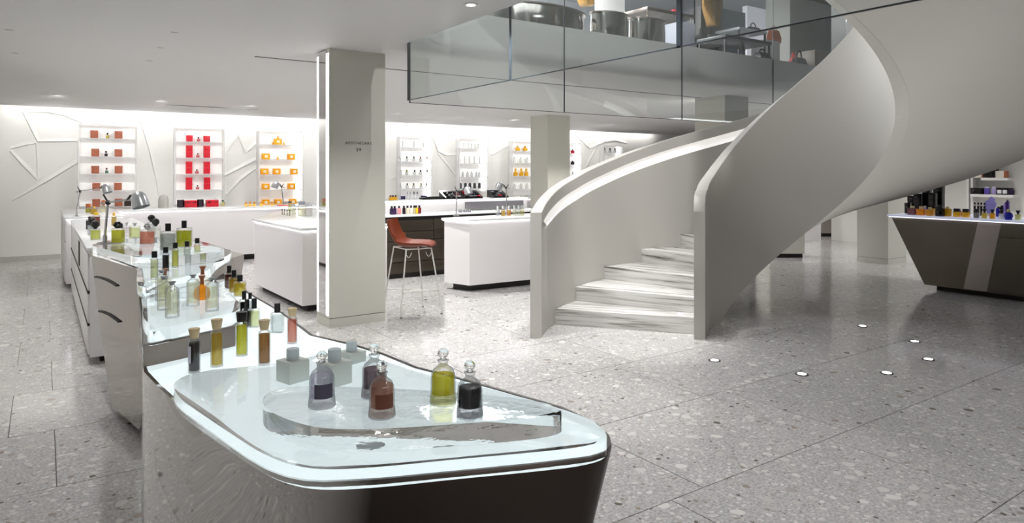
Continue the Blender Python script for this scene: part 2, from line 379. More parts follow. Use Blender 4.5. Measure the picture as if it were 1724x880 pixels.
# ------------------------------------------------------------------ columns
def column(x0, y0, x1, y1, label, base=True, z1=CEIL):
    t = thing('column', label, 'column', ((x0+x1)/2, (y0+y1)/2, 0), 0)
    MB().box(x0, y0, .095, x1, y1, z1).build('shaft', COLM, t, world=True)
    MB().box(x0-.004, y0-.004, 0, x1+.004, y1+.004, .088).build('plinth', COLM, t, world=True)
    MB().box(x0+.006, y0+.006, .086, x1-.006, y1-.006, .097).build('shadow_gap', GREY, t, world=True)
    return t
cx0, cx1, cy0, cy1 = 2.43, 3.05, 6.86, 7.24
colm = column(cx0, cy0, cx1, cy1, 'square off-white column lettered APOTHECARY, mirrored on its narrow side')
MB().box(cx0-.008, cy0+.075, .12, cx0, cy1-.075, CEIL-.01).build('mirror_panel', MIRROR, colm, world=True)
for a, b in ((cy0+.025, cy0+.062), (cy1-.062, cy1-.025)):
    MB().box(cx0-.01, a, .12, cx0, b, CEIL-.05).build('light_strip', LED, colm, world=True)
def text(body, size, loc, name, parent):
    cu = bpy.data.curves.new(name, 'FONT'); cu.body = body; cu.size = size; cu.align_x = 'CENTER'; cu.extrude = .001; cu.space_character = 1.25
    tmp = bpy.data.objects.new(name, cu); COL.objects.link(tmp)
    dg = bpy.context.evaluated_depsgraph_get(); me = bpy.data.meshes.new_from_object(tmp.evaluated_get(dg)); bpy.data.objects.remove(tmp)
    me.transform(Matrix.Translation(loc) @ Matrix.Rotation(PI/2, 4, 'X')); me.transform(Matrix.Translation(parent.location).inverted())
    me.materials.clear(); me.materials.append(mat('sign_grey', C(70, 70, 68), .5, noise=.03))
    o = bpy.data.objects.new(name, me); COL.objects.link(o); o.parent = parent
    return o
p = onv(604, 243, cy0-.002); text('APOTHECARY', .039, (p.x, cy0-.002, p.z), 'lettering', colm)
p = onv(604, 254.5, cy0-.002); text('39', .05, (p.x, cy0-.002, p.z), 'floor_number', colm)
column(9.24, 12.05, 9.87, 12.7, 'square off-white column standing behind the stair newel, before the wall displays')
column(9.31, 7.33, 9.93, 7.96, 'square pale column behind the curved stair wall, seen through the hanging glass')
column(12.1, 6.08, 12.72, 6.63, 'square beige column beside the dark steel counter, under the stair soffit')

# ------------------------------------------------------------------ spiral staircase
SC = W(2.7785, 6.6423, 0)
def pol(a, r, z=0):
    a = math.radians(a); return SC+W(-r*math.cos(a), r*math.sin(a), z)
stair = thing('spiral_staircase', 'white plaster spiral staircase with marble steps rising through the ceiling opening', 'staircase', tuple(SC))
def rin(a): return lerp([(-6, .933), (2, .885), (10, .84), (20, .8275)], a)
def rou(a): return lerp([(-2, 2.61), (6, 2.555), (13, 2.50), (20, 2.445), (27, 2.402), (34, 2.40)], a)
TIN = [(-6, 1.20), (-3.5, 1.285), (-1, 1.345), (3, 1.40), (7.6, 1.43), (16, 1.462), (26, 1.50), (35.7, 1.56), (44, 1.64), (52.2, 1.735), (68.2, 1.948), (86.5, 2.215), (102, 2.43), (130, 1.065+.0133*130), (300, 1.065+.0133*300)]
TOU = [(-2, 1.19), (3, 1.252), (7.8, 1.314), (11.9, 1.372), (15.6, 1.425), (21.4, 1.492), (28.2, 1.562), (36, 1.635), (43.7, 1.71), (60, 1.90), (76.6, 2.088), (91.4, 2.248), (101.4, 2.365), (120, 2.61), (145, 1.052+.0133*145), (300, 1.052+.0133*300)]
def tin(a): return sum(lerp(TIN, a+d) for d in (-2, -1, 0, 1, 2))/5
def tou(a): return sum(lerp(TOU, a+d) for d in (-4, -2, 0, 2, 4))/5
def bin_(a): return max(0, -.6265+.0133*a)
def bou(a): return max(0, -.5835+.0133*a)
AA = [-5.7+i*(300+5.7)/110 for i in range(111)]
AO = [-1+i*(300+1)/110 for i in range(111)]
rings = []
for a in AA:
    r, zt, zb = rin(a), tin(a), bin_(a)
    rings.append([pol(a, r, zb), pol(a, r, zt-.006), pol(a, r+.006, zt), pol(a, r+.105, zt), pol(a, r+.111, zt-.006), pol(a, r+.111, zb)])
MB().loft(rings).build('inner_balustrade', STAIRM, stair, 40, world=True)
rings = []
for a in AO:
    r, zt, zb = rou(a), tou(a), bou(a)
    k = min(1, max(0, (a-2)/6))             # the handrail niche dies out towards the newel
    d = .055*k+.002
    rings.append([pol(a, r, zb), pol(a, r, zt-.006), pol(a, r-.006, zt), pol(a, r-.105, zt), pol(a, r-.111, zt-.006), pol(a, r-.111, zt-.13),
                  pol(a, r-.111+d, zt-.135), pol(a, r-.111+d, zt-.20), pol(a, r-.111, zt-.255), pol(a, r-.111, zb)])
MB().loft(rings).build('outer_balustrade', STAIRM, stair, 25, world=True)
rings = []
for a in AO:
    if a < 6 or a > 150: continue
    r, zt = rou(a)-.111, tou(a); d = .053
    rings.append([pol(a, r+d-.003, zt-.137), pol(a, r+d-.001, zt-.203), pol(a, r-.001+.004, zt-.252), pol(a, r+d-.012, zt-.205)])
MB().loft(rings).build('handrail_light', LEDS, stair, 60, world=True)
rings = []
for i in range(100):
    a = 48+i*(300-48)/99
    zi, zo = bin_(a), bou(a)
    rings.append([pol(a, rin(a)+.02, zi+.001), pol(a, rou(a)-.02, zo+.001), pol(a, rou(a)-.02, zo+.12), pol(a, rin(a)+.02, zi+.12)])
MB().loft(rings).build('soffit', STAIRM, stair, 40, world=True)
la = [13, 26, 43, 60, 75]; ra = [6, 20, 45, 61, 75]; zt = [.1625, .32, .47, .635, .80]
while zt[-1] < FLOOR2-.02: la.append(la[-1]+12.4); ra.append(ra[-1]+12.4); zt.append(zt[-1]+.165)
for i in range(len(la)-1):
    L0, R0 = pol(la[i], rou(la[i])-.112), pol(ra[i], rin(ra[i])+.112)
    L1, R1 = pol(la[i+1]+.5, rou(la[i+1])-.112), pol(ra[i+1]+.5, rin(ra[i+1])+.112)
    zlo = zt[i]-.17 if i < 4 else zt[i]-.20
    if i == 0: zlo = 0
    Lm = pol((la[i]+la[i+1])/2, rou((la[i]+la[i+1])/2)-.112); Rm = pol((ra[i]+ra[i+1])/2, rin((ra[i]+ra[i+1])/2)+.112)
    ang = math.atan2((R0-L0).y, (R0-L0).x); M = (Matrix.Translation(L0-SC) @ Matrix.Rotation(ang, 4, 'Z'))
    Mi = (Matrix.Translation(L0) @ Matrix.Rotation(ang, 4, 'Z')).inverted()
    loop = [Mi @ q for q in (L0, R0, Rm, R1, L1, Lm)]
    mb = MB().prism([(q.x, q.y) for q in loop], zlo, zt[i], .004, 2)
    s = mb.build('step', MARBLE, stair); s.matrix_local = M
    if i == 0:
        q = Mi @ at(1146, 528, .1625)
        MB().lathe([(.024, .163), (.024, .168), (.0, .169)], 14, q.x, q.y).build('step_light', LED, s)

# small fittings flush with the ceiling
for i, (x, y) in enumerate(((15, 50), (25, 89), (294, 54), (270, 80), (252, 102))):
    p = at(x, y, CEIL); t = thing('ceiling_vent', 'tiny flush grey ceiling fitting, %s' % ('outermost above the left aisle', 'left aisle, nearer the rear wall', 'nearest the camera of three in a row', 'middle one of three in a row', 'nearest the rear wall of three in a row')[i], 'vent', (p.x, p.y, CEIL-.006), 0, 'small ceiling fittings')
    MB().lathe([(.0, .003), (.03, .003), (.034, .006), (0, .006)], 16).build('ring', tint0, t); MB().box(-.03, -.006, .001, .03, .006, .004).build('slot', GREY, t)
p = at(793, 7, CEIL); t = thing('ceiling_downlight', 'small bright downlight in the ceiling near the glass edge', 'light', (p.x, p.y, CEIL-.008))
MB().lathe([(.03, 0), (.055, 0), (.058, .008), (.03, .008)], 20).build('trim_ring', tint0, t); MB().lathe([(0, -.002), (.034, -.002), (.034, .004), (0, .004)], 20).build('lens', LED, t)
# floor uplights round the stair
for i, (x, y, lb) in enumerate(((1203, 607, 'nearest the foot of the stair wall'), (1350, 630, 'second from the stair foot'), (1493, 628, 'third from the stair foot, nearest the camera'),
                  (1563, 605, 'beside the reflected bottles'), (1540, 575, 'under the stair soffit before the dark counter'), (1452, 549, 'deepest under the stair soffit'))):
    p = at(x, y, 0); t = thing('floor_uplight', 'small round recessed floor light %s' % lb, 'light', tuple(p), 0, 'recessed floor lights around the stair')
    MB().lathe([(.05, .0005), (.05, .004), (.036, .005), (.036, .0005)], 18).build('rim', BLACK, t)
    MB().lathe([(.034, .0005), (.034, .006), (.0, .007)], 18).build('lens', LED, t)
    o = spot('uplight_lamp', (p.x, p.y, .03), 11, 110, .8, .03); o.rotation_euler = (PI, 0, 0)

# ------------------------------------------------------------------ hanging glass round the opening
def pane(name, corners_u, corners_v, z0, z1, label):
    (x0, x1), (y0, y1) = corners_u, corners_v
    t = thing(name, label, 'glass panel', ((x0+x1)/2, (y0+y1)/2, z0), 0, 'glass panels around the stair opening')
    MB().box(x0, y0, z0+.005, x1, y1, z1).build('pane', GLASS, t, world=True)
    sm = mat('glass_edge', C(50, 58, 66), .3, noise=.05)
    MB().box(x0-.001, y0-.001, z0, x1+.001, y1+.001, z0+.006).build('bottom_edge', sm, t, world=True)
    if x1-x0 > y1-y0: MB().box(x0-.003, y0-.001, z0, x0+.006, y1+.001, z1).build('side_edge', sm, t, world=True)
    else: MB().box(x0-.001, y1-(.03 if 2 < y1 < 3 else .008), z0, x1+.001, y1+.003, z1).build('side_edge', sm, t, world=True)
GT = 4.42
for i, (a, b) in enumerate(((4.408, 6.21), (2.703, 4.402), (1.0, 2.697))):
    pane('glass_screen', (3.0, 3.012), (max(a, VY0+.02), b), 2.315, GT, 'hanging glass pane on near side of opening, %s' % ('beside the lettered column', 'middle of that side', 'crossing before the soffit')[i])
for i, (a, b) in enumerate(((3.16, 5.222), (5.228, 7.316), (7.322, 9.40), (9.406, 11.5))):
    pane('glass_screen', (a, b), (6.485, 6.497), 2.325, GT, 'glass pane on far side of opening, %s' % ('nearest the lettered column', 'middle, above the stair handrail', 'partly behind the stair wall', 'mostly hidden by the stair wall')[i])

# ------------------------------------------------------------------ front display counter (steel body, backlit deck, clear slabs)
DZ = .896
def atl(pts, z): return [tuple(at(x, y, z))[:2] for x, y in pts]
rim = atl([(240, 617), (243, 626), (263.6, 648.5), (295, 677), (327, 699.5), (359, 723), (391, 749), (422.6, 771), (454.5, 788.6), (486, 799.7), (518, 806), (550, 807), (640, 803), (765, 791), (890, 778.5),
            (990, 766), (1020, 757), (1029.5, 747), (1026, 733), (1005, 712), (947, 684), (860, 659), (810, 645), (765, 632.5), (702.5, 617), (647, 594.5), (600, 580), (575, 574), (526, 562.5), (500, 543), (470, 521), (419, 492), (395, 470), (384, 455)], DZ)
Lb = (.455, 4.45)            # rear left end, under the raised part
rim = rim+[(.62, 4.95), Lb]
fc = thing('display_counter', 'polished steel display counter with a backlit glass top in the foreground', 'counter', (.75, 2.6, 0))
lean = []
n = len(rim); cxm, cym = .75, 2.5
for i, (x, y) in enumerate(rim):
    px = CX+F_PX*(CS*x-SN*y)/(SN*x+CS*y)
    k = .20 if 8 <= i <= 31 else (.20*max(0, i-4)/4 if i < 8 else 0)
    a_, b_ = Vector(rim[i-1]), Vector(rim[(i+1) % n]); d = (b_-a_).normalized(); nn = Vector((d.y, -d.x))
    if nn.dot(Vector((cxm-x, cym-y))) < 0: nn = -nn
    lean.append((x+nn.x*k, y+nn.y*k, .04) if k else (x, y, .04))
rings = [lean]
for t in (.25, .5, .75, .93, 1.0):
    rings.append([(l[0]+(x-l[0])*t, l[1]+(y-l[1])*t, .04+(DZ-.012-.04)*t) for (x, y), l in zip(rim, lean)])
rings.append([(x, y, DZ) for x, y in rim])
inn = []
for i, (x, y) in enumerate(rim):
    a_, b_ = Vector(rim[i-1]), Vector(rim[(i+1) % n]); d = (b_-a_).normalized(); nn = Vector((d.y, -d.x))
    if nn.dot(Vector((cxm-x, cym-y))) < 0: nn = -nn
    inn.append((x+nn.x*.012, y+nn.y*.012))
rings.append([(x, y, DZ) for x, y in inn]); rings.append([(x, y, DZ-.02) for x, y in inn])
FRONT = bpy.data.materials.new('front_steel')
def steel_front(m):       # polished aisle end, brushed front; bright and dark reflections painted into the colour
    m.use_nodes = True; nt = m.node_tree; p = nt.nodes['Principled BSDF']; N = nt.nodes.new; Lk = nt.links.new
    p.inputs['Metallic'].default_value = 1
    tc = N('ShaderNodeTexCoord'); n1 = N('ShaderNodeTexNoise'); n1.inputs['Scale'].default_value = 1.3; n1.inputs['Detail'].default_value = 3
    Lk(tc.outputs['Object'], n1.inputs['Vector'])
    sx = N('ShaderNodeSeparateXYZ'); Lk(tc.outputs['Object'], sx.inputs[0])
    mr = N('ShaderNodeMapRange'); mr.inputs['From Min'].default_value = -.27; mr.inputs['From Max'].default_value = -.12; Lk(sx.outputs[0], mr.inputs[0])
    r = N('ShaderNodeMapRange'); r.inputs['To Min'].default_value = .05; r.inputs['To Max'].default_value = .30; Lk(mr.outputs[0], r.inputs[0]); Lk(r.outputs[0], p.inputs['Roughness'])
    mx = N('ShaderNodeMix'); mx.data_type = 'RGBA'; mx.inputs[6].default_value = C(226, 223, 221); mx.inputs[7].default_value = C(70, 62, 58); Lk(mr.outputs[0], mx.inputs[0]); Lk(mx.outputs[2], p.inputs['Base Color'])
    b = N('ShaderNodeBump'); b.inputs['Strength'].default_value = .07; b.inputs['Distance'].default_value = .03; Lk(n1.outputs['Fac'], b.inputs['Height']); Lk(b.outputs[0], p.inputs['Normal'])
steel_front(FRONT)
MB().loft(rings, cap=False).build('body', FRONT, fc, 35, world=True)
MB().prism(inn, DZ-.018, DZ-.003).build('backlit_top', DECKM, fc, 0, world=True)
# raised steel steps that carry the upper slabs
step3 = atl([(241, 617), (300, 604), (362, 589), (396, 581), (402, 566)], DZ)
r3 = chaikin([(.302, 2.80)]+[step3[1], step3[2], step3[3]]+[tuple(at(404, 512, .978))[:2], tuple(at(362, 470, .978))[:2], (.40, 3.75)], 0)
MB().prism(r3, DZ-.01, .976).build('lower_step', SATIN, fc, 30, world=True)
MB().prism([(x+(.015 if x < .6 else -.015), y+(.02 if y < 3.3 else -.02)) for x, y in r3], .9755, .9775).build('backlit_top', DECKM, fc, 0, world=True)
pTL, pTR, pBR, pBL = (.291, 5.916), (.495, 4.85), (.478, 4.66), (.372, 5.27)
t2 = atl([(236, 473), (264, 472), (320, 463), (352, 453), (358, 444), (368, 436), (392, 424)], 1.078)
up_top = [pTL, (.36, 3.38)]+[(x, y) for x, y in t2[1:]]+[tuple(at(388, 419, 1.03))[:2], (.98, 6.1), (.62, 6.25)]
MB().prism([pTL, (.5, 4.84), (.375, 3.50), t2[2], t2[3], t2[4], t2[5], t2[6], tuple(at(388, 420, 1.03))[:2], (.95, 6.15), (.6, 6.3)], .974, 1.028).build('upper_step', SATIN, fc, 30, world=True)
MB().prism([(.32, 5.85), (.50, 4.80), (.39, 3.55), t2[2], t2[3], t2[4], t2[5], (.98, 5.1), (.93, 6.1), (.6, 6.25)], 1.0275, 1.0295).build('backlit_top', DECKM, fc, 0, world=True)
# tall polished end panel that leans towards the aisle, and the body behind it
mb = MB()
bot_out = [pBL, pBR, (.75, 4.5), (1.0, 4.9), (.9, 5.6), (.6, 5.7)]
top_out = [pTL, pTR, (.80, 4.45), (1.16, 5.0), (1.05, 6.0), (.6, 6.25)]
mb.loft([[(x, y, .05) for x, y in bot_out], [(x, y, 1.0) for x, y in top_out], [(x, y, 1.0275) for x, y in top_out]])
mb.build('tall_body', STEEL, fc, 20, world=True)
pp = [(a[0]*(1-t)+b[0]*t-.004, a[1]*(1-t)+b[1]*t, z) for a, b, z in ((pTL, pBL, 0), (pTR, pBR, 0)) for t in (.28, .55)]
for t, z in ((.19, .845), (.42, .62)):    # two recessed finger pulls in the panel
    a = Vector((pTL[0]*(1-t)+pBL[0]*t, pTL[1]*(1-t)+pBL[1]*t, 0)); b = Vector((pTR[0]*(1-t)+pBR[0]*t, pTR[1]*(1-t)+pBR[1]*t, 0)); d = (b-a)
    q = [a+d*s+Vector((-.004, -.001, z+.012*math.sin(s*6))) for s in (.03, .15, .3, .42, .55)]
    MB().tube(q, .007, 6).build('pull_groove', DARK, fc, world=True)
MB().prism([(.470, 4.44), (.50, 4.48), (.60, 4.9), (.50, 4.95)], 0, .35).build('plinth', mat('plum_plinth', C(62, 44, 46), .5, noise=.05), fc, 20, world=True)
MB().prism([(x*.8+.75*.2, y*.8+2.5*.2) for x, y in [(l[0], l[1]) for l in lean][::2]], 0, .045).build('plinth', DARK, fc, 20, world=True)

def slab(pts, z0, z1, label, bev=.008, sm=2, bond=True):     # bonded slabs have no air film over the lit top
    q = chaikin(pts, sm); cx_ = sum(p[0] for p in q)/len(q); cy_ = sum(p[1] for p in q)/len(q)
    mb = MB().prism([(x-cx_, y-cy_) for x, y in q], -.005 if bond else GAP, z1-z0, bev, 3)
    return mthing('glass_slab', mb, ACRYL, label, 'glass riser', (cx_, cy_, z0), group='clear stepped display slabs', smooth=40)
AZ, BZ, Z3, Z2, Z1 = .936, .99, 1.03, 1.078, 1.135
GAP = .0012
slab(atl([(289, 640), (330, 624), (470, 612), (575, 588), (606, 594), (655, 610), (705, 627), (765, 641), (860, 663), (948, 688), (1015, 714), (1026, 738), (985, 752), (890, 762), (765, 773), (640, 786), (545, 791), (490, 783), (440, 763), (391, 731), (340, 697), (298, 668)], AZ), DZ-.001, AZ, 'broad clear glass slab with rounded corners lying on the foreground counter top')
slab(atl([(441, 680), (444, 659), (490, 650), (560, 650), (700, 655), (860, 668), (940, 682), (949, 694), (900, 704), (765, 714), (640, 722), (550, 722), (500, 712), (458, 695)], BZ), AZ, BZ, 'thick clear oval slab carrying the five globe-stoppered bottles', bond=False)
slab([(.336, 2.86), (.32, 3.02)]+[(.375, 3.55), (.45, 3.9)]+atl([(362, 468), (400, 503), (407, 517), (392, 527), (350, 535), (295, 547), (246, 558)], Z3), .978, Z3, 'clear glass slab carrying slim pale yellow bottles and an orange gourd-shaped one')
slab([(.372, 3.46), (.36, 3.7), (.495, 4.75), (.30, 5.85), (.45, 6.2), (.95, 6.1)]+atl([(392, 421), (386, 429), (366, 437), (358, 446), (352, 455), (320, 464), (264, 473)], Z2), 1.03, Z2, 'clear glass slab carrying the slim black-capped bottles on the raised counter', sm=2)
slab(atl([(152, 413), (163, 408), (287, 408), (345, 412), (379, 417), (376, 422), (330, 428), (276, 433), (236, 434), (208, 428), (174, 418)], Z1), Z2, Z1, 'topmost clear glass slab, lamp and coral bottle standing on it')

# ------------------------------------------------------------------ white cabinets along the left aisle
def rec_slots(t, u, segs, h):     # dark finger slots and drawer joints on the aisle side
    for i, (v0, v1, z) in enumerate(segs):
        MB().box(u-.004, v0, z-h/2, u+.02, v1, z+h/2).build('drawer_slot', DARK, t, world=True)
ca = thing('drawer_cabinet', 'white drawer cabinet with dark slots behind the steel end panel', 'cabinet', (.65, 8.9, 0))
MB().box(.32, 6.62, .07, 1.0, 10.7, .955, .004).build('body', SOLID, ca, world=True)
MB().box(.40, 6.75, 0, .95, 10.6, .07).build('plinth', DARK, ca, world=True)
MB().box(.295, 6.58, .955, 1.02, 10.74, .98, .003).build('worktop', TOPM, ca, world=True)
for j in range(3):
    for i, z in enumerate((.09, .35, .62)):
        v0 = 6.66+j*1.34
        MB().box(.306, v0, z, .322, v0+1.31, z+(.235 if i < 2 else .30), .003).build('drawer_front', SOLID, ca, world=True)
rec_slots(ca, .307, [(6.64, 10.68, .338), (6.64, 10.68, .606)], .02)
MB().box(.30, 8.1, .66, .306, 8.32, .90).build('slot_panel', DARK, ca, world=True)
cb = thing('corner_cabinet', 'white drawer cabinet at the far end of the left aisle', 'cabinet', (.65, 12.5, 0))
MB().box(.26, 11.15, .07, .95, 13.6, .935, .004).build('body', SOLID, cb, world=True)
MB().box(.34, 11.25, 0, .9, 13.5, .07).build('plinth', DARK, cb, world=True)
MB().box(.24, 11.11, .96, .98, 13.65, .98, .003).build('worktop', TOPM, cb, world=True)
MB().box(.28, 11.13, .935, .94, 13.62, .96).build('light_strip', LEDC, cb, world=True)
for i in range(2):
    for z in (.10, .38, .66):
        MB().box(.247, 11.2+i*1.2, z, .262, 12.36+i*1.2, z+.255, .003).build('drawer_front', SOLID, cb, world=True)

def lit_counter(name, label, pts, ztop=.98, zbot=.08, toe=.09, group=None, tip=None):
    cx_ = sum(p[0] for p in pts)/len(pts); cy_ = sum(p[1] for p in pts)/len(pts)
    t = thing(name, label, 'counter', (cx_, cy_, 0), group=group)
    ins = lambda k: [(x-(k if x > cx_ else -k), y-(k if y > cy_ else -k)) for x, y in pts]
    MB().prism(pts, ztop-.03, ztop, .003).build('worktop', TOPM, t, world=True)
    MB().prism(ins(.03), zbot, ztop-.03).build('body', SOLID, t, 20, world=True)
    MB().prism(ins(toe), 0, zbot).build('plinth', DARK, t, 20, world=True)
    # cool light line tucked under the overhanging worktop
    q = ins(.012); r = ins(.026)
    mb = MB()
    for i in range(len(pts)):
        j = (i+1) % len(pts)
        mb.loft([[(*q[i], ztop-.0305), (*q[j], ztop-.0305), (*r[j], ztop-.0305), (*r[i], ztop-.0305)], [(*q[i], ztop-.036), (*q[j], ztop-.036), (*r[j], ztop-.036), (*r[i], ztop-.036)]])
    mb.build('light_line', LEDC, t, 0, world=True)
    return t
lit_counter('white_counter', 'long white counter below the copper, red and orange wall displays', [(.99, 13.05), (4.6, 13.05), (4.6, 13.9), (.99, 13.9)], .965, .10, .1)
lit_counter('white_counter', 'white island counter directly behind the lettered column', [(2.40, 7.72), (3.5, 7.72), (3.9, 11.4), (3.3, 11.6), (2.36, 9.75)], .965, .08, .12)
lit_counter('white_counter', 'white island counter between the leather stool and the stair wall', [(4.66, 7.80), (6.6, 7.72), (6.6, 8.5), (4.52, 8.3)], .975, .09, .12)
dk = thing('dark_cabinet', 'dark steel-fronted cabinet behind the leather bar stool', 'cabinet', (5.6, 9.8, 0))
MB().box(4.1, 9.46, .06, 7.2, 10.2, .93).build('body', mat('cabinet_back', C(52, 50, 48), .4, .6, noise=.06), dk, world=True)
MB().box(4.15, 9.5, 0, 7.15, 10.15, .06).build('plinth', DARK, dk, world=True)
MB().box(4.07, 9.40, .93, 7.25, 10.25, .955, .003).build('worktop', TOPM, dk, world=True)
for x0, x1, z0, z1 in ((4.12, 4.50, .08, .24), (4.51, 5.8, .08, .24), (5.81, 7.18, .08, .24), (4.12, 4.50, .25, .56), (4.51, 7.18, .25, .56), (4.12, 5.0, .57, .70), (4.12, 5.0, .71, .88), (5.01, 7.18, .57, .88)):
    MB().box(x0, 9.43, z0, x1, 9.462, z1, .002).build('drawer_front', BRONZE, dk, world=True)
MB().box(4.1, 10.0, .955, 7.2, 10.25, 1.14, .004).build('raised_back', SOLID, dk, world=True)
MB().box(4.08, 9.97, 1.14, 7.22, 10.27, 1.155).build('ledge', TOPM, dk, world=True)
MB().box(4.1, 9.985, 1.125, 7.2, 10.0, 1.138).build('light_line', LEDC, dk, world=True)
MB().box(5.9, 9.975, .99, 7.1, 9.999, 1.10).build('grey_fascia', mat('lilac_grey', C(140, 136, 142), .35, .5, noise=.05), dk, world=True)
lit_counter('white_counter', 'white rear counter under the pale wall displays, beyond the dark cabinet', [(5.4, 13.3), (12.0, 13.3), (12.0, 14.0), (5.4, 14.0)], .99, .10, .1)
# dark counter on the far side of the stair
rc = thing('dark_counter', 'large dark bronzed steel counter with a slanted end, right of the stair', 'counter', (10.8, 3.6, 0))
mb = MB()
y0 = -1.0
mb.loft([[(9.92, 4.50, .07), (9.92, y0, .07), (10.9, y0, .07), (10.9, 4.5, .07)], [(10.36, 5.16, .94), (10.36, y0, .94), (11.2, y0, .94), (11.2, 5.16, .94)]])
mb.build('body', BRONZE, rc, 20, world=True)
MB().box(10.05, y0+.1, 0, 10.85, 4.4, .07).build('plinth', DARK, rc, world=True)
MB().box(10.31, y0-.02, .952, 11.25, 5.2, .98, .004).build('glass_top', mat('backlit_worktop', C(214, 218, 232), .1, emit=C(214, 218, 245), es=.2, noise=.02), rc, world=True)
MB().box(10.33, y0, .94, 11.22, 5.18, .952).build('light_line', mat('lavender_light_line', (1, 1, 1, 1), .5, emit=(.86, .88, 1, 1), es=.8, noise=.002), rc, world=True)
def slant(v0, v1, za, zb, dd):
    f = lambda z: 9.92+(10.36-9.92)*(z-.07)/.87-dd
    return MB().loft([[(f(za), v0, za), (f(za), v1, za), (f(za)+dd*.8, v1, za), (f(za)+dd*.8, v0, za)], [(f(zb), v0, zb), (f(zb), v1, zb), (f(zb)+dd*.8, v1, zb), (f(zb)+dd*.8, v0, zb)]])
slant(3.75, 4.02, .08, .93, .006).build('pale_panel', SATIN, rc, world=True)
for a, b in ((3.03, 3.72), (2.32, 3.01), (1.6, 2.3)): slant(a, b, .09, .74, .012).build('door', BRONZE, rc, world=True)
slant(1.6, 3.72, .76, .93, .012).build('fascia', BRONZE, rc, world=True)
# pieces far down the right-hand aisle
def far_box(name, x0, x1, ybase, ytop, label, cat, m, gap=True, d=.7):
    a, b = at(x0, ybase, 0), at(x1, ybase, 0); zt_ = EYE-(ytop-YH)*depth(a)/F_PX
    t = thing(name, label, cat, tuple((a+b)/2)); dd = Vector((SN, CS, 0))*d
    g = .08 if gap else 0
    MB().loft([[a+Vector((0, 0, g)), b+Vector((0, 0, g)), b+dd+Vector((0, 0, g)), a+dd+Vector((0, 0, g))], [a+Vector((0, 0, zt_)), b+Vector((0, 0, zt_)), b+dd+Vector((0, 0, zt_)), a+dd+Vector((0, 0, zt_))]]).build('body', m, t, world=True)
    if gap:
        MB().loft([[p+dd*.08+Vector((0, 0, z)) for p in (a*.97+b*.03, a*.03+b*.97, a*.03+b*.97+dd*.9, a*.97+b*.03+dd*.9)] for z in (0, g)]).build('plinth', DARK, t, world=True)
    return t
far_box('pedestal', 1296, 1355, 434, 330, 'pale pedestal with a dark base seen under the rising stair wall', 'pedestal', COLM)
far_box('pedestal', 1356, 1382, 405, 310, 'plain white pedestal beyond the stair underside', 'pedestal', SOLID, False)
far_box('cabinet', 1385, 1414, 398, 300, 'taupe cabinet with dark base at the end of the aisle beyond the stair', 'cabinet', mat('taupe', C(176, 166, 158), .5, noise=.04), d=.3)
t = far_box('banded_pillar', 1418, 1436, 401, 300, 'narrow bright pillar with a green band at the end of the aisle', 'pillar', SOLID, False, .25)
a, b = at(1417.5, 401, 0), at(1427, 401, 0); dd = Vector((-SN, -CS, 0))*.01
MB().loft([[a+dd+Vector((0, 0, z)), b+dd+Vector((0, 0, z)), b-dd+Vector((0, 0, z)), a-dd+Vector((0, 0, z))] for z in (.30, .40)]).build('green_band', mat('pale_green', C(120, 165, 140), .5, noise=.05), t, world=True)

# ------------------------------------------------------------------ leather bar stool
pA, pB, pC = at(675, 536, 0), at(712, 517, 0), at(743.5, 528.5, 0); pD = pA+(pB-pC)
sc_ = (pA+pB+pC+pD)/4; rz = math.atan2((pC-pA).y, (pC-pA).x)
st = thing('bar_stool', 'tan leather shell bar stool on thin white metal legs', 'stool', (sc_.x, sc_.y, 0), rz)
Mi = (Matrix.Translation(sc_) @ Matrix.Rotation(rz, 4, 'Z')).inverted()
ft = [Mi @ q for q in (pA, pC, pB, pD)]
SH = .745
tops = [Vector((q.x*.62, q.y*.72, SH)) for q in ft]
for q, tp in zip(ft, tops):
    lg = MB().tube([(q.x, q.y, .008), q*.985+Vector((0, 0, .10)), tp], .009, 8).build('leg', WHITEM, st)
    MB().lathe([(.014, 0), (.014, .012), (.009, .016)], 10, q.x, q.y).build('foot_cap', GREY, lg)
fp = lambda i, z: ft[i]+(tops[i]-ft[i])*(z/SH)
for i, j, z, z2 in ((0, 2, .26, .26), (1, 3, .26, .26), (0, 1, .27, .27)):
    MB().tube([Vector((fp(i, z).x, fp(i, z).y, z)), Vector((fp(j, z2).x, fp(j, z2).y, z2))], .006, 6).build('stretcher', WHITEM, st)
mb = MB()
for i, j in ((0, 1), (1, 2), (2, 3), (3, 0)): mb.tube([tops[i], tops[j]], .008, 6)
mb.build('seat_frame', WHITEM, st)
for i in (0, 1):
    c_ = (tops[i]*.9+tops[1-i]*.1); MB().tube([c_+Vector((.035*math.cos(t), 0, -.045+.045*math.cos(2*t)*.6-.02)) for t in [k*PI/8 for k in range(9)]], .004, 6).build('bag_hook', WHITEM, st)
prof = [(.245, .775), (.225, .79), (.16, .782), (.06, .765), (-.05, .762), (-.13, .778), (-.185, .83), (-.225, .91), (-.258, 1.0), (-.272, 1.065)]
wid = [.14, .19, .225, .235, .235, .232, .23, .228, .218, .19]; curl = [.0, .01, .03, .05, .055, .06, .05, .04, .025, .02]
rings = []
NT = 12
for (x, z), w, cu in zip(prof, wid, curl):
    up, lo = [], []
    for k in range(NT+1):
        s = -1+2*k/NT; e = abs(s)**2.5
        up.append((x+(.05*e if z > .8 else 0), s*w, z+cu*e*(1 if z < .85 else .2)))
    lo = [(u_[0]-(.012 if z > .8 else 0), u_[1], u_[2]-(.013 if z < .85 else .004)) for u_ in up]
    rings.append(up+lo[::-1])
mb = MB().loft(rings); mb.bm.transform(Matrix.Rotation(math.radians(-34), 4, 'Z')); mb.build('seat_shell', LEATHER, st, 60)

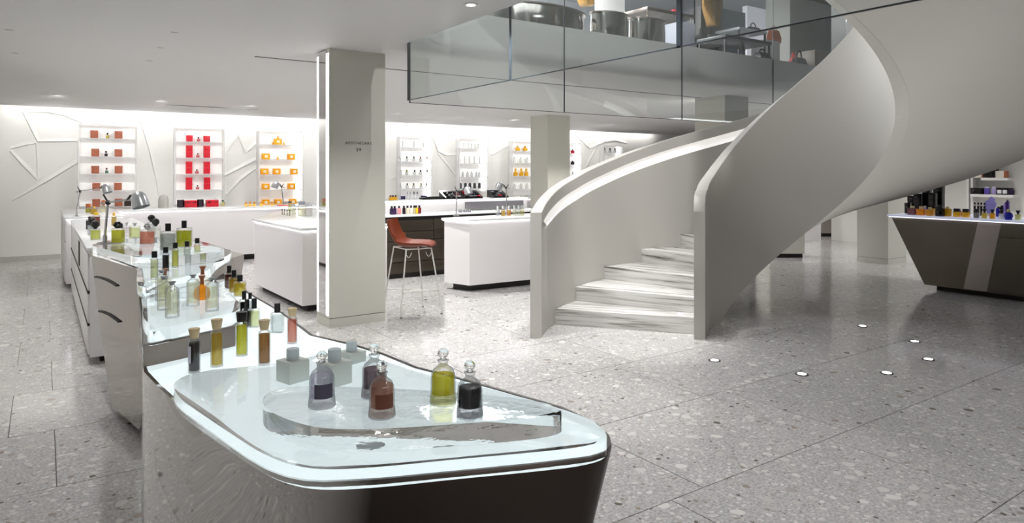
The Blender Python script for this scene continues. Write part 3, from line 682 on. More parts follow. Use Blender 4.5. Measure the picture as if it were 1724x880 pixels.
# ------------------------------------------------------------------ perfume bottles
LM = {}
def liq(rgb, k=1.0):
    key = ('liquid', rgb)
    if key not in LM:
        LM[key] = liquid_mat('liquid_%d_%d_%d' % rgb, rgb)
    return LM[key]
def tint(rgb, rough=.35, metal=0):
    return mat('tint_%d_%d_%d_%d' % (*rgb, int(metal)), C(*rgb), rough, metal, noise=.04, scale=20)
FROST = mat('pale_glass', C(226, 230, 228), .12, trans=.35, ior=1.3, noise=.02)
PROTO = {}
def cached(key, fn):
    if key not in PROTO: PROTO[key] = fn()
    return PROTO[key]
def plaque(r, a0, a1, z0, z1, n=6):
    mb = MB(); mb.loft([[(r*math.cos(a0+(a1-a0)*i/n), r*math.sin(a0+(a1-a0)*i/n), z) for i in range(n+1)] for z in (z0, z1)], False, False); return mb
def place(name, parts, loc, label, cat='bottle', group=None, rz=0, sc=1.0):
    """parts: [(part name, mesh, parent index or None)]; the first is the thing itself"""
    os_ = []
    for i, (nm, me, par) in enumerate(parts):
        o = bpy.data.objects.new(name if i == 0 else nm, me); COL.objects.link(o)
        if i: o.parent = os_[par]
        os_.append(o)
    o = os_[0]; o.location = loc; o.rotation_euler = (0, 0, rz); o.scale = (sc, sc, sc); tag(o, label, cat, group)
    return o
def deck_glow_mat(rgb):        # thick glass foot; bright refraction of the lit deck painted as a paler tint
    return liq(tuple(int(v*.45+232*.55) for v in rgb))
def dome(rgb, lab=None, fill=.078):
    def mk():
        b = [(.0, 0), (.035, 0), (.0362, .003), (.0350, .016), (.0335, .03), (.0332, .068), (.0318, .080), (.026, .092), (.016, .1005), (.0125, .104), (.0125, .112), (.0155, .115), (.0155, .117), (0, .117)]
        l = [(.0, .0275), (.0305, .0275), (.0302, .03), (.0298, .066), (.0292, fill), (.0, fill)]
        s = [(0, .1175), (.010, .1175), (.0075, .1205), (.0075, .1235), (.0125, .127), (.0150, .1335), (.0135, .1405), (.008, .1455), (0, .1465)]
        r = [('perfume_bottle', MB().lathe(b, 28).mesh('body', GLASSB, 50), None), ('liquid', MB().lathe(l, 24).mesh('liquid', liq(rgb), 50), 0), ('globe_stopper', MB().lathe(s, 20).mesh('stopper', GLASSR, 60), 0),
             ('deck_glow_foot', MB().lathe([(0, .004), (.0345, .004), (.0342, .014), (.0318, .027), (0, .027)], 24).mesh('foot', deck_glow_mat(rgb), 50), 0)]
        if lab: r.append(('label', plaque(.0343, -2.25, -.75, .028, .066, 10).mesh('label', tint(lab, .4)), 0))
        return r
    return cached(('dome', rgb, lab, fill), mk)
def tube(rgb, cap='cork', h=.135, r=.0185, lab=None, n=20, fill=.93):
    def mk():
        b = [(0, 0), (r, 0), (r*1.03, .003), (r*1.03, h*.92), (r*.92, h*.97), (r*.62, h), (r*.62, h+.008), (0, h+.008)]
        l = [(0, .007), (r*.88, .007), (r*.88, h*fill-.004), (0, h*fill-.004)]
        if cap == 'cork': c, m = [(0, h+.003), (r*.72, h+.003), (r*.98, h+.034), (r*.94, h+.036), (0, h+.036)], CORK
        elif cap == 'black': c, m = [(0, h+.002), (r*.86, h+.002), (r*1.0, h+.034), (r*.97, h+.036), (0, h+.036)], BLACK
        else: c, m = [(0, h+.002), (r*.78, h+.002), (r*.78, h+.030), (r*.74, h+.032), (0, h+.032)], BLACK
        q = [('perfume_bottle', MB().lathe(b, n).mesh('body', GLASSB, 40), None), ('liquid', MB().lathe(l, n).mesh('liquid', liq(rgb), 40), 0), ('cap', MB().lathe(c, n).mesh('cap', m, 40), 0)]
        if lab: q.append(('label', plaque(r*1.045, -2.6, -1.5, .035, .095).mesh('label', tint(lab, .5)), 0))
        return q
    return cached(('tube', rgb, cap, h, r, lab, n, fill), mk)
def flask(rgb, cap='stub', w=.05, d=.03, h=.08, capr=.011, caph=.03, body=None, capm=None, fill=.86, lab=None):
    """rectangular bottle"""
    def mk():
        bev = min(w, d)*.12
        b = MB().box(-w/2, -d/2, 0, w/2, d/2, h, bev).mesh('body', body or GLASSB, 40)
        q = [('perfume_bottle', b, None)]
        if body is None: q.append(('liquid', MB().box(-w/2+.004, -d/2+.004, .005, w/2-.004, d/2-.004, h*fill, .002).mesh('liquid', liq(rgb), 40), 0))
        cm = capm or BLACK
        if cap == 'stub': c = MB().lathe([(0, h), (capr, h), (capr, h+caph-.001), (capr*.92, h+caph), (0, h+caph)], 16)
        elif cap == 'ball': c = MB().lathe([(0, h), (capr*.4, h), (capr*.4, h+.006)]+[(capr*math.sin(t*PI/10), h+.006+capr-capr*math.cos(t*PI/10)) for t in range(2, 11)], 16)
        elif cap == 'cone': c = MB().lathe([(0, h), (capr*.35, h), (capr*.4, h+.008), (capr, h+caph), (0, h+caph)], 14)
        elif cap == 'box': c = MB().box(-capr, -capr*.7, h, capr, capr*.7, h+caph, .002)
        elif cap == 'frill':
            c = MB()
            for i in range(7):
                a = i*2*PI/7; c.ball((capr*.9*math.cos(a), capr*.7*math.sin(a), h+.012+.010*(i % 3)), capr*.55, 8)
            c.lathe([(0, h), (capr*.5, h), (capr*.5, h+.02), (0, h+.02)], 10)
        q.append(('cap', c.mesh('cap', cm, 40), 0))
        if lab: q.append(('label', MB().box(-w*.3, -d/2-.0006, h*.25, w*.3, -d/2, h*.6).mesh('label', tint(lab, .5), 0), 0))
        return q
    return cached(('flask', rgb, cap, w, d, h, capr, caph, body and body.name, capm and capm.name, fill, lab), mk)
def decanter(rgb, h=.135, w=.036):
    """slim square clear bottle with a small facetted glass stopper"""
    def mk():
        b = MB().lathe([(0, 0), (w*.56, 0), (w*.58, .003), (w*.56, h*.76), (w*.48, h*.82), (w*.2, h*.86), (w*.2, h*.9), (0, h*.9)], 4*4)
        l = MB().lathe([(0, .016), (w*.45, .016), (w*.45, h*.72), (0, h*.72)], 16)
        c = MB().lathe([(0, h*.9), (w*.24, h*.9), (w*.18, h*.925), (w*.32, h*.97), (w*.28, h), (0, h)], 8)
        return [('perfume_bottle', b.mesh('body', GLASSB, 40), None), ('liquid', l.mesh('liquid', liq(rgb), 40), 0), ('glass_stopper', c.mesh('stopper', tint((176, 180, 190), .12, 1), 20), 0)]
    return cached(('dec', rgb, h, w), mk)
FACE = -TH           # bottles turn their front to the shop floor
# the five globe-stoppered bottles on the oval slab
GB = 'globe-stoppered bottles on the oval slab'
for x, y, rgb, lab, lb in ((542, 684, (196, 190, 208), (84, 80, 98), 'pale lavender globe-stoppered bottle with dark grey label'), (630, 668, (112, 88, 98), None, 'mauve globe-stoppered bottle half hidden behind the brown one'),
                           (643, 701, (190, 140, 118), (118, 68, 50), 'rosy brown globe-stoppered bottle with brick-red label, frontmost'), (746, 679, (214, 206, 40), None, 'bright yellow globe-stoppered bottle on the oval slab'),
                           (791, 701, (16, 18, 30), None, 'blue-black globe-stoppered bottle, nearest the slab tip')):
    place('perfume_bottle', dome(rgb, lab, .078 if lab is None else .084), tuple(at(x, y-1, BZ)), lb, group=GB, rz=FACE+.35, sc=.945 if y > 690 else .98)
# tall stoppered tubes standing round the deck
TBG = 'tall tube bottles on the steel deck'
for x, y, z, rgb, cap, lab, h, lb in ((327, 626, DZ, (34, 18, 20), 'cork', (206, 204, 214), .118, 'near-black tube bottle with wooden stopper and pale oval label'), (365, 616, AZ, (206, 176, 60), 'cork', None, .125, 'golden yellow tube bottle with wooden stopper'),
                            (407, 598, AZ, (204, 200, 30), 'black', None, .122, 'bright yellow tube bottle with black flared cap, behind the wooden-stoppered ones'), (445, 613, AZ, (140, 84, 24), 'cork', None, .118, 'amber brown tube bottle with wooden stopper'),
                            (492, 577, DZ, (214, 130, 108), 'cork', None, .108, 'salmon pink tube bottle with wooden stopper behind a white cube bottle')):
    p = at(x, y, z); place('perfume_bottle', tube(rgb, cap, h, .0195, lab), tuple(p), lb, group=TBG, rz=FACE-.2)
# white cube bottles
for i, (x, y, s, lb) in enumerate(((493, 640, .081, 'nearest the wooden-stoppered bottles'), (563, 645, .086, 'in the middle, behind the lavender bottle'), (592, 622, .080, 'farthest, at the back edge of the deck'))):
    p = at(x, y, AZ if i < 2 else DZ); s *= .9
    me1 = cached('cube', lambda: MB().box(-.5, -.5, 0, .5, .5, .92, .012).mesh('cube', mat('matte_white', C(214, 220, 214), .45, noise=.02), 30))
    me2 = cached('cubecap', lambda: MB().lathe([(0, .92), (.27, .92), (.27, 1.38), (.255, 1.4), (0, 1.4)], 24).mesh('cap', mat('matte_white_cap', C(208, 218, 222), .4, noise=.02), 30))
    place('cube_bottle', [('cube_bottle', me1, None), ('cap', me2, 0)], tuple(p), 'matte white cube-shaped bottle with round cap, %s' % lb, group='white cube bottles on the deck', rz=.3, sc=s)
# black-capped bottles along the right-hand strip of the deck
SG = 'black-capped bottles along the right edge of the counter'
for x, y, rgb, w, h, ch, lb in ((467, 555, (206, 214, 212), .052, .088, .040, 'clear black-capped bottle beside the salmon tube bottle'), (428, 546, (214, 220, 150), .045, .085, .045, 'pale green-tinted black-capped bottle third from the front of the row'),
                          (416, 546, (20, 20, 24), .040, .085, .040, 'black bottle with black cap behind the yellow tube bottle'), (411, 531, (22, 22, 26), .040, .090, .040, 'second black bottle in the row, with a glinting collar'),
                          (421, 524, (200, 204, 206), .034, .075, .030, 'small clear bottle with slim black cap among the row'), (404, 494, (214, 196, 70), .060, .085, .035, 'straw yellow black-capped bottle far along the row'),
                          (394, 488, (200, 168, 60), .052, .092, .040, 'honey coloured black-capped bottle next to the dark brown one'), (386, 482, (96, 44, 26), .050, .098, .042, 'dark brown black-capped bottle, last of the row')):
    place('perfume_bottle', flask(rgb, 'stub', w, w*.7, h, w*.25, ch), tuple(at(x, y+4, DZ)), lb, group=SG, rz=FACE)
# third slab: slim square bottles and a gourd
G3 = 'slim pale yellow bottles on the low slab'
for x, y, h, lb in ((272, 505, .135, 'slim clear bottle at the rear left of the low slab'), (276, 521, .140, 'slim clear bottle half hidden behind the frontmost one'), (290, 534, .142, 'slim pale yellow bottle standing foremost on the low slab'),
                    (325, 515, .135, 'slim clear bottle in front of the orange gourd bottle'), (357, 523, .138, 'slim clear bottle at the right tip of the low slab')):
    place('perfume_bottle', decanter((238, 238, 206), h, .044), tuple(at(x, y, Z3)), lb, group=G3, rz=FACE)
def gourd(rgb, capc):
    b = MB().lathe([(0, 0), (.02, 0), (.031, .008), (.036, .028), (.031, .048), (.016, .060), (.009, .064), (.009, .070), (0, .070)], 20)
    c = MB().lathe([(0, .070), (.009, .070), (.0075, .09), (.013, .102), (.015, .108), (0, .109)], 14)
    return [('gourd_bottle', b.mesh('gourd', liq(rgb), 50), None), ('stopper', c.mesh('stopper', tint(capc, .3), 50), 0)]
place('gourd_bottle', gourd((244, 150, 20), (150, 80, 44)), tuple(at(340, 504, Z3)), 'bright orange gourd-shaped bottle with copper stopper', rz=0)
place('gourd_bottle', gourd((236, 228, 214), (150, 84, 50)), tuple(at(341, 487, Z3)), 'cream gourd-shaped bottle with copper stopper behind the orange one', sc=1.05)
place('gourd_bottle', gourd((226, 222, 190), (150, 96, 60)), tuple(at(278, 487, Z3)), 'pale gourd-shaped bottle with copper stopper behind the slim bottles', sc=.95)
# second slab: black-capped slim cylinders
G2 = 'slim black-capped bottles on the middle slab'
for x, y, rgb, h, lb in ((260, 470, (214, 220, 160), .105, 'slim pale green black-capped bottle at the left of the middle slab'), (279, 458, (30, 28, 26), .100, 'slim black bottle with black cap on the middle slab'), (295, 450, (214, 212, 90), .105, 'slim yellow black-capped bottle on the middle slab'),
                         (315, 445, (226, 230, 230), .100, 'slim clear black-capped bottle beside the yellow one'), (332, 438, (220, 220, 150), .100, 'slim straw-coloured black-capped bottle at the right of the middle slab')):
    place('perfume_bottle', tube(rgb, 'stub', h, .0165, None, 14), tuple(at(x, y, Z2)), lb, group=G2)
# topmost slab
for x, y, args, lb in ((199, 411, dict(rgb=(206, 204, 20), cap='frill', w=.070, d=.05, h=.098, capr=.022), 'acid yellow square bottle with black flower stopper beside the desk lamp'),
                       (248, 413, dict(rgb=(252, 146, 118), cap='frill', w=.080, d=.05, h=.095, capr=.016, capm=CHROME), 'coral pink square bottle with clear tassel stopper'),
                       (283, 423, dict(rgb=(150, 158, 150), cap='stub', w=.078, d=.05, h=.115, capr=.016, caph=.045), 'grey-green square bottle with black cap'),
                       (310, 418, dict(rgb=(186, 190, 20), cap='stub', w=.082, d=.05, h=.120, capr=.015, caph=.045), 'olive yellow square bottle with tall black cap')):
    place('perfume_bottle', flask(**args), tuple(at(x, y-2, Z1)), lb, group='square bottles on the topmost slab', rz=FACE)
# on the drawer cabinet and corner cabinet
for x, y, z, args, lb in ((160, 403, .98, dict(rgb=(214, 220, 110), cap='ball', w=.07, d=.05, h=.10, capr=.036), 'pale lime bottle with black ball cap'), (153, 396, .98, dict(rgb=(226, 228, 226), cap='ball', w=.065, d=.05, h=.10, capr=.036), 'clear bottle with black ball cap behind the pale lime one'),
                          (152, 386, .98, dict(rgb=(44, 48, 66), cap='stub', w=.075, d=.05, h=.11, capr=.02), 'slate blue bottle on the drawer cabinet'), (162, 381, .98, dict(rgb=(120, 34, 24), cap='stub', w=.07, d=.05, h=.13, capr=.025, capm=tint((230, 190, 60), .3)), 'dark red bottle with golden cap on the drawer cabinet'),
                          (227, 400, .98, dict(rgb=(206, 214, 140), cap='cone', w=.085, d=.05, h=.11, capr=.02, capm=FROST), 'pale green square bottle behind the acid yellow one'), (213, 397, .98, dict(rgb=(226, 214, 218), cap='cone', w=.07, d=.05, h=.10, capr=.016, capm=FROST), 'blush clear bottle behind the acid yellow one'),
                          (262, 400, .98, dict(rgb=(226, 226, 220), cap='ball', w=.08, d=.05, h=.11, capr=.034), 'clear bottle with black ball cap behind the coral one'), (255, 396, .98, dict(rgb=(222, 224, 224), cap='ball', w=.07, d=.05, h=.13, capr=.034), 'tall clear bottle with black ball cap farther behind the coral one'),
                          (149, 358, .98, dict(rgb=(200, 190, 70), cap='box', w=.07, d=.05, h=.08, capr=.03, caph=.06, capm=tint((190, 110, 50))), 'amber-topped bottle on the corner cabinet'), (158, 361, .98, dict(rgb=(214, 180, 60), cap='stub', w=.07, d=.05, h=.09, capr=.02, capm=tint((240, 200, 90))), 'gold-capped bottle on the corner cabinet'),
                          (174, 358, .98, dict(rgb=(226, 222, 190), cap='ball', w=.09, d=.06, h=.11, capr=.04, capm=tint((176, 96, 50))), 'pale bottle with brown ball cap on the corner cabinet'), (192, 380, .98, dict(rgb=(220, 190, 90), cap='stub', w=.045, d=.04, h=.12, capr=.014, capm=tint((240, 190, 80))), 'slim gold-capped bottle behind the desk lamp')):
    p = at(x, y, z); inside = p.y < 11
    if inside: p.x = max(.40, min(p.x, .93)); p.y = max(6.9, min(p.y, 10.6))
    else: p.x = max(.32, min(p.x, .90)); p.y = max(11.3, min(p.y, 13.5))
    place('perfume_bottle', flask(**args), tuple(p), lb, group='bottles along the left aisle cabinets', rz=FACE, sc=1.0)

# ------------------------------------------------------------------ desk lamps
def desk_lamp(base, elbow, head, label, k=1.0, post_bend=None):
    """articulated chrome desk lamp from three points"""
    t = thing('desk_lamp', label, 'lamp', tuple(base), 0, 'chrome articulated desk lamps')
    b, e, h = Vector((0, 0, 0)), elbow-base, head-base
    MB().lathe([(0, 0), (.05*k, 0), (.05*k, .006), (.014*k, .012), (.014*k, .05), (0, .05)], 16).build('base', CHROME, t)
    MB().tube([Vector((0, 0, .01)), Vector((0, 0, .06)), e], .009*k, 8).build('lower_arm', CHROME, t)
    d = (h-e).normalized()
    MB().tube([e-d*.06*k, e+(h-e)*.5+Vector((0, 0, .004)), h], .007*k, 8).build('upper_arm', CHROME, t)
    j = MB().ball(e, .018*k, 10); j.tube([e, e+Vector((0, 0, .06*k))-d*.04*k], .006*k, 6); j.build('joint', tint((40, 40, 44), .4), t)
    MB().tube([h-d*.05*k, h+Vector((0, 0, .03*k))-d*.02*k, h+d*.01*k+Vector((0, 0, .028*k)), h+d*.04*k], .008*k, 6).build('yoke', tint((40, 40, 44), .4), t)
    c = h+d*.05*k
    ax = (Vector((0, 0, -1))+d*.35).normalized(); u_ = ax.orthogonal().normalized(); w_ = ax.cross(u_)
    rings = []
    for r, s in ((.014, -.05), (.030, -.044), (.044, -.026), (.051, .0), (.055, .045), (.056, .06), (.052, .058), (.047, .0), (.02, -.03)):
        rings.append([c+ax*s*k+(u_*math.cos(2*PI*i/18)+w_*math.sin(2*PI*i/18))*r*k for i in range(18)])
    MB().loft(rings).build('lamp_shade', mat('brushed_lamp_shade', C(196, 198, 202), .28, .8, noise=.04), t)
    return t
def yplane(px, py, Y): return W((px-CX)/F_PX*Y, Y, EYE-(py-YH)*Y/F_PX)
b1 = at(177, 409, Z1); Y1 = depth(b1)
desk_lamp(b1, yplane(182, 341, Y1), yplane(224, 336, Y1-.05), 'large chrome articulated desk lamp standing on the topmost slab', .95)
b2 = at(129, 364, .98); b2.x = max(b2.x, .33); Y2 = depth(b2)
desk_lamp(b2, yplane(135, 322, Y2), yplane(174, 317, Y2-.1), 'chrome desk lamp on the corner cabinet before the copper display', 1.15)
b3 = at(476, 347.5, .965); b3 = onv(477, 345, 13.3); b3.z = .965; Y3 = depth(b3)
desk_lamp(b3, yplane(474, 314, Y3), yplane(469, 312, Y3), 'small desk lamp in front of the orange display', 1.2)
b4 = at(768, 363.5, .975); Y4 = depth(b4); b4.y = max(b4.y, 8.0)
desk_lamp(b4, yplane(769, 321, Y4), yplane(783, 320, Y4-.1), 'chrome desk lamp at the left end of the island counter beside the stool', 1.0)
b5 = onv(853, 352, 8.3); b5.z = .975; Y5 = depth(b5)
desk_lamp(b5, yplane(852, 316, Y5), yplane(846, 314, Y5), 'chrome desk lamp among the bottles by the stair newel', 1.0)

# ------------------------------------------------------------------ wall display panels
ACRW = mat('white_acrylic', C(240, 239, 237), .25, noise=.01)
ACRB = mat('backlit_acrylic', C(240, 239, 237), .3, emit=C(255, 252, 248), es=.1, noise=.01)
ACRS = mat('frosted_shelf', C(240, 240, 240), .2, noise=.01); ACRS.node_tree.nodes['Principled BSDF'].inputs['Alpha'].default_value = .42
DV = 15.02
def display(x0, x1, y0, y1, shelves, label, tube_x=None, depth_=.16):
    a, b = onv(x0, y1, DV), onv(x1, y1, DV); top = .5*(onv(x0, y0, DV).z+onv(x1, y0+4, DV).z); bot = max(.97, a.z)
    t = thing('wall_display', label, 'display', ((a.x+b.x)/2, DV, bot), 0, 'white shelf displays along the rear wall')
    MB().box(a.x, DV+.02, bot, b.x, DV+.05, top).build('back_panel', ACRB, t, world=True)
    MB().box(a.x-.02, DV-.14, bot, a.x, DV+.05, top).build('side_panel', ACRS, t, world=True)
    MB().box(b.x, DV-.14, bot, b.x+.02, DV+.05, top).build('side_panel', ACRS, t, world=True)
    MB().box(a.x, DV-.14, top-.012, b.x, DV+.05, top+.01).build('top_panel', ACRS, t, world=True)
    zs = []
    for y in shelves:
        z = onv((x0+x1)/2, y, DV-.07).z; zs.append(z)
        MB().box(a.x, DV-.14, z-.012, b.x, DV+.02, z).build('shelf', ACRS, t, world=True)
    if tube_x:
        p = onv(tube_x, y1, DV-.1)
        MB().box(p.x-.035, DV-.05, bot, p.x+.035, DV+.015, top-.02).build('light_tube', mat('soft_tube', (1, 1, 1, 1), .5, emit=(1, 1, 1, 1), es=1.1, noise=.002), t, world=True)
    return zs
OV = DV-.07
ORD = ('top', 'second', 'third', 'fourth', 'lowest')
zc = display(133, 228, 209, 348, (233, 263.5, 292, 320.5, 347.5), 'white shelf display of copper-coloured boxes, leftmost on the wall', None)
zr = display(294, 374, 214, 346, (238.5, 265.5, 292.5, 319, 346), 'white shelf display of red boxes, second on the wall', None)
zo = display(434, 506, 220, 346, (243.5, 268.5, 293.5, 318.5, 345), 'white shelf display of orange boxes, beside the mirrored column', 503)
def boxmesh(w, d, h, m, window=None, name='carton', split=False):
    def mk():
        q = [(name, MB().box(-w/2, -d/2, 0, w/2, d/2, h, .003).mesh(name, m, 30), None)]
        if window: q.append(('window_panel', MB().box(-w*.2, -d/2-.002, h*.28, w*.2, -d/2+.001, h*.72).mesh('window', window, 0), 0))
        else: q.append(('lid', MB().box(-w/2-.0012, -d/2-.0012, h*.70, w/2+.0012, d/2+.0012, h+.0012, .002).mesh('lid', m, 30), 0))
        return q
    return cached(('box', w, d, h, m.name, window and window.name, name), mk)
COPPER = mat('copper_card', C(168, 96, 70), .5, noise=.10, scale=30); REDM = mat('red_card', C(206, 22, 44), .4, noise=.08, scale=20); ORM = mat('orange_card', C(248, 168, 20), .4, noise=.06, scale=20)
WIN = mat('cream_print', C(244, 232, 206), .5, noise=.04)
def put(x, zs, i): p = onv(x, 300, OV); return (p.x, OV, zs[i]+.0005)
for i, (xl, xr, xb) in enumerate(((158.6, 199.6, 181), (160.4, 199.4, 178.5), (160.4, 199.8, 179.5), (162, 198.6, 180), (162, 199.6, None))):
    for x, sd in ((xl, 'left'), (xr, 'other side')):
        place('carton', boxmesh(.122, .09, .142, COPPER), put(x, zc, i), 'copper-coloured square carton on the %s shelf, %s the small bottle' % (ORD[i], 'to the left of' if sd == 'left' else 'to the right of') if xb else 'copper-coloured square carton on the lowest shelf, %s' % ('behind the amber-topped bottle' if sd == 'left' else 'next to the dark box'), 'box', 'copper cartons on the wall display')
    if xb:
        rgb = ((206, 190, 60), (40, 40, 44), (60, 130, 80), (226, 226, 220))[i]
        place('perfume_bottle', flask(rgb, 'ball', .055, .04, .065, .018, .03, capm=BLACK if i < 2 else tint((100, 50, 40))), put(xb, zc, i), '%s ball-capped bottle on the copper display' % ('olive gold', 'black', 'green-labelled', 'clear')[i], group='small bottles on the copper display')
place('carton', boxmesh(.11, .09, .13, mat('umber_card', C(52, 36, 34), .4, noise=.06)), put(215, zc, 4), 'dark brown carton at the foot of the copper display', 'box')
for i, (xl, xr, xb) in enumerate(((318.7, 348, 334), (318.5, 348, 333), (318, 348, 331.5), (318, 348.5, 332.5))):
    for x, sd in ((xl, 'left'), (xr, 'right')):
        for k in range(1 if i == 0 else 2):
            x_, y_, z_ = put(x, zr, i)
            side = 'nearer the copper display' if sd == 'left' else 'nearer the orange display'
            place('carton', boxmesh(.112, .09, .121, REDM), (x_, y_, z_+k*.1232), 'red carton on the %s red-display shelf, %s%s' % (ORD[i], side, '' if i == 0 else (', lower of two', ', upper of two')[k]), 'box', 'red cartons on the wall display')
    place('perfume_bottle', flask((226, 110, 120), 'stub', .062, .04, .06, .014, .03), put(xb, zr, i), 'pink black-capped bottle on the %s shelf between red cartons' % ORD[i], group='pink bottles on the red display')
cz = .9655
for x, lb in ((304, 'dark purple candle jar at the left foot of the red display'), (337, 'dark purple candle jar between the two red gift sets')):
    p = onv(x, 348, 13.65); place('candle_jar', cached('candle', lambda: [('candle_jar', MB().lathe([(0, 0), (.055, 0), (.06, .006), (.06, .13), (.055, .135), (.05, .13), (.05, .11), (0, .11)], 20).mesh('jar', tint((44, 30, 44), .2), 40), None), ('wax', MB().lathe([(0, .111), (.048, .111), (.048, .1145), (0, .1145)], 16).mesh('wax', tint((120, 60, 70), .5), 40), 0)]), (p.x, 13.65, cz), lb, 'candle', 'dark candle jars on the long white counter')
for x, lb in ((320.5, 'red gift set box beside the left candle jar'), (357, 'red gift set box at the right foot of the red display')):
    p = onv(x, 348, 13.65); q = boxmesh(.20, .16, .12, REDM, None, 'gift_box')
    o = place('gift_box', q, (p.x, 13.65, cz), lb, 'box', 'red gift boxes on the long white counter')
    for s in (-.06, .06):
        bo = MB().tube([(s-.025, -.083, .085), (s, -.088, .092), (s+.025, -.083, .085)], .008, 6).build('dark_bow', tint((70, 20, 26), .4), o)
place('perfume_bottle', flask((232, 224, 150), 'box', .075, .05, .09, .018, .025), (onv(374.8, 348, 13.62).x, 13.62, cz), 'pale yellow black-capped bottle beside the red display')
place('glass_cloche', cached('cloche', lambda: [('glass_cloche', MB().lathe([(0, 0), (.085, 0), (.085, .14), (.07, .2), (.03, .235), (0, .24)], 18).mesh('dome', mat('cloche_glass', C(232, 230, 226), .08, trans=.6, ior=1.1, noise=.01), 50), None), ('candle', MB().lathe([(0, .004), (.06, .004), (.06, .13), (0, .13)], 16).mesh('candle', tint((240, 236, 224)), 40), 0)]), (onv(275, 349, 13.6).x, 13.6, cz), 'white candle under a glass dome between the copper and red displays', 'candle')
for i, xs in enumerate(((467.7,), (447.4, 490), (445, 465.5, 495), (447, 490.5), (447, 468, 493))):
    for j, x in enumerate(xs):
        lb = 'orange carton with cream window on the %s shelf%s' % (ORD[i], '' if len(xs) == 1 else ', ' + (('nearer the red display', 'nearer the column') if len(xs) == 2 else ('nearer the red display', 'in the middle', 'nearer the column'))[j])
        place('carton', boxmesh(.15, .09, .126, ORM, WIN), put(x, zo, i), lb, 'box', 'orange cartons on the wall display')
place('perfume_bottle', flask((250, 190, 60), 'ball', .05, .035, .03, .014, .02, body=tint((248, 176, 40), .3), capm=tint((244, 160, 50), .3)), put(468, zo, 0)[:2]+(put(468, zo, 0)[2]+.1275,), 'tiny orange bottle standing on the top orange carton')
for x, i, lb in ((460, 0, 'left of the top orange carton'), (478, 0, 'right of the top orange carton'), (467.5, 1, 'alone between two orange cartons')):
    place('perfume_bottle', flask((250, 190, 60), 'ball', .05, .035, .03, .014, .02, body=tint((248, 176, 40), .3), capm=tint((244, 160, 50), .3)), put(x, zo, i), 'small orange bottle %s' % lb, group='small orange bottles')
for k, x in enumerate((414, 421, 428, 440, 458)):
    p = onv(x, 350, 13.3); place('perfume_bottle', flask((250, 190, 60), 'ball', .055, .04, .045, .018, .02, body=tint((248, 196, 90), .3), capm=tint((244, 160, 50), .3)), (p.x, 13.3, cz), 'little orange bottle %s in the row on the long white counter' % ('first', 'second', 'third', 'fourth', 'last')[k], group='little orange bottles on the long white counter')
p = onv(479, 345, 13.2); place('card', [('card', cached('redcard', lambda: MB().box(-.13, -.06, 0, .13, .06, .012, .002).mesh('card', REDM, 20)), None)], (p.x, 13.2, cz), 'red folder lying before the orange display', 'folder')
# pale displays right of the lettered column
z1_ = display(670.5, 722, 229, 336, (248, 272, 294.5, 317, 336), 'white shelf display with small black-capped bottles, right of the column', 722)
z2_ = display(770, 816, 232, 322, (250, 275, 298, 317), 'white shelf display of slim tubes above the tester trays', 816)
z3_ = display(859, 905, 236, 338, (254, 274, 296, 318, 338), 'white shelf display of golden bottles beside the far column', None)
z4_ = display(950, 974, 240, 330, (258, 277, 296), 'white shelf display mostly hidden behind the far column', 975)
z5_ = display(1012, 1043, 244, 330, (256.5, 280), 'white shelf display glimpsed above the stair handrail', 1044)
def mini(rgb, capc, w=.05, h=.09, caph=.03):
    return flask(rgb, 'stub', w, w*.7, h, w*.28, caph, body=FROST if rgb is None else tint(rgb, .2), capm=tint(capc, .4))
N5 = ('first', 'second', 'third', 'fourth', 'fifth')
for j, x in enumerate((678, 696.5, 713)): place('perfume_bottle', mini(None, (170, 170, 170), .035, .14, .02), put(x, z1_, 0), 'tall frosted tube, %s on the top shelf right of the column' % N5[j], group='frosted tubes on the top shelf')
for i, (xs, cs) in enumerate((((672.5, 685, 696.8, 708, 719), ((60, 70, 40), (50, 50, 50), (90, 90, 90), (150, 40, 40), (120, 70, 40))), ((674.5, 685, 698, 708, 719), ((40, 40, 40), (120, 140, 30), (30, 40, 30), (30, 30, 30), (40, 50, 50))), ((674, 685.6, 696.5, 709, 718), ((90, 120, 20), (30, 30, 30), (90, 80, 20), (130, 110, 20), (40, 60, 40))))):
    for j, (x, c) in enumerate(zip(xs, cs)): place('perfume_bottle', mini(None, c, .06, .075, .05), put(x, z1_, i+1), 'frosted bottle with dark cap, %s on the %s shelf right of the column' % (N5[j], ORD[i+1]), group='frosted bottles right of the column')
for x, lb in ((677, 'left'), (713.5, 'right')):
    place('carton', boxmesh(.13, .09, .09, mat('navy_card', C(36, 34, 84), .4, noise=.06)), put(x, z1_, 4), 'navy blue carton on the lowest shelf, %s end' % ('column' if lb == 'left' else 'lamp'), 'box', 'navy cartons')
for j, x in enumerate((686, 691, 697, 702.5)): place('perfume_bottle', mini((226, 226, 230), (60, 60, 70) if j > 1 else (190, 190, 195), .045, .13, .06), put(x, z1_, 4), 'slim white bottle between the navy cartons, %s' % N5[j], group='slim bottles between navy cartons')
for i, (xs, rgb, c, w, h, ch) in enumerate((((781, 789, 794, 799.5, 805), (222, 224, 216), (150, 150, 140), .035, .10, .03), ((771.5, 782, 790, 798.5, 807.5), (206, 206, 206), (120, 120, 122), .03, .16, .02), ((779, 787, 794, 802, 807), None, (170, 170, 170), .05, .11, .03), ((775, 783.5, 791, 799, 807), (70, 72, 76), (60, 60, 64), .062, .13, .012))):
    for j, x in enumerate(xs): place('tester_tube', mini(rgb, c, w, h, ch), put(x, z2_, i), '%s, %s on the %s shelf above the tester trays' % (('short pale tube', 'tall grey tube', 'clear frosted tube', 'charcoal carton-shaped tube')[i], N5[j], ORD[i]), 'tube', 'tubes above the tester trays')
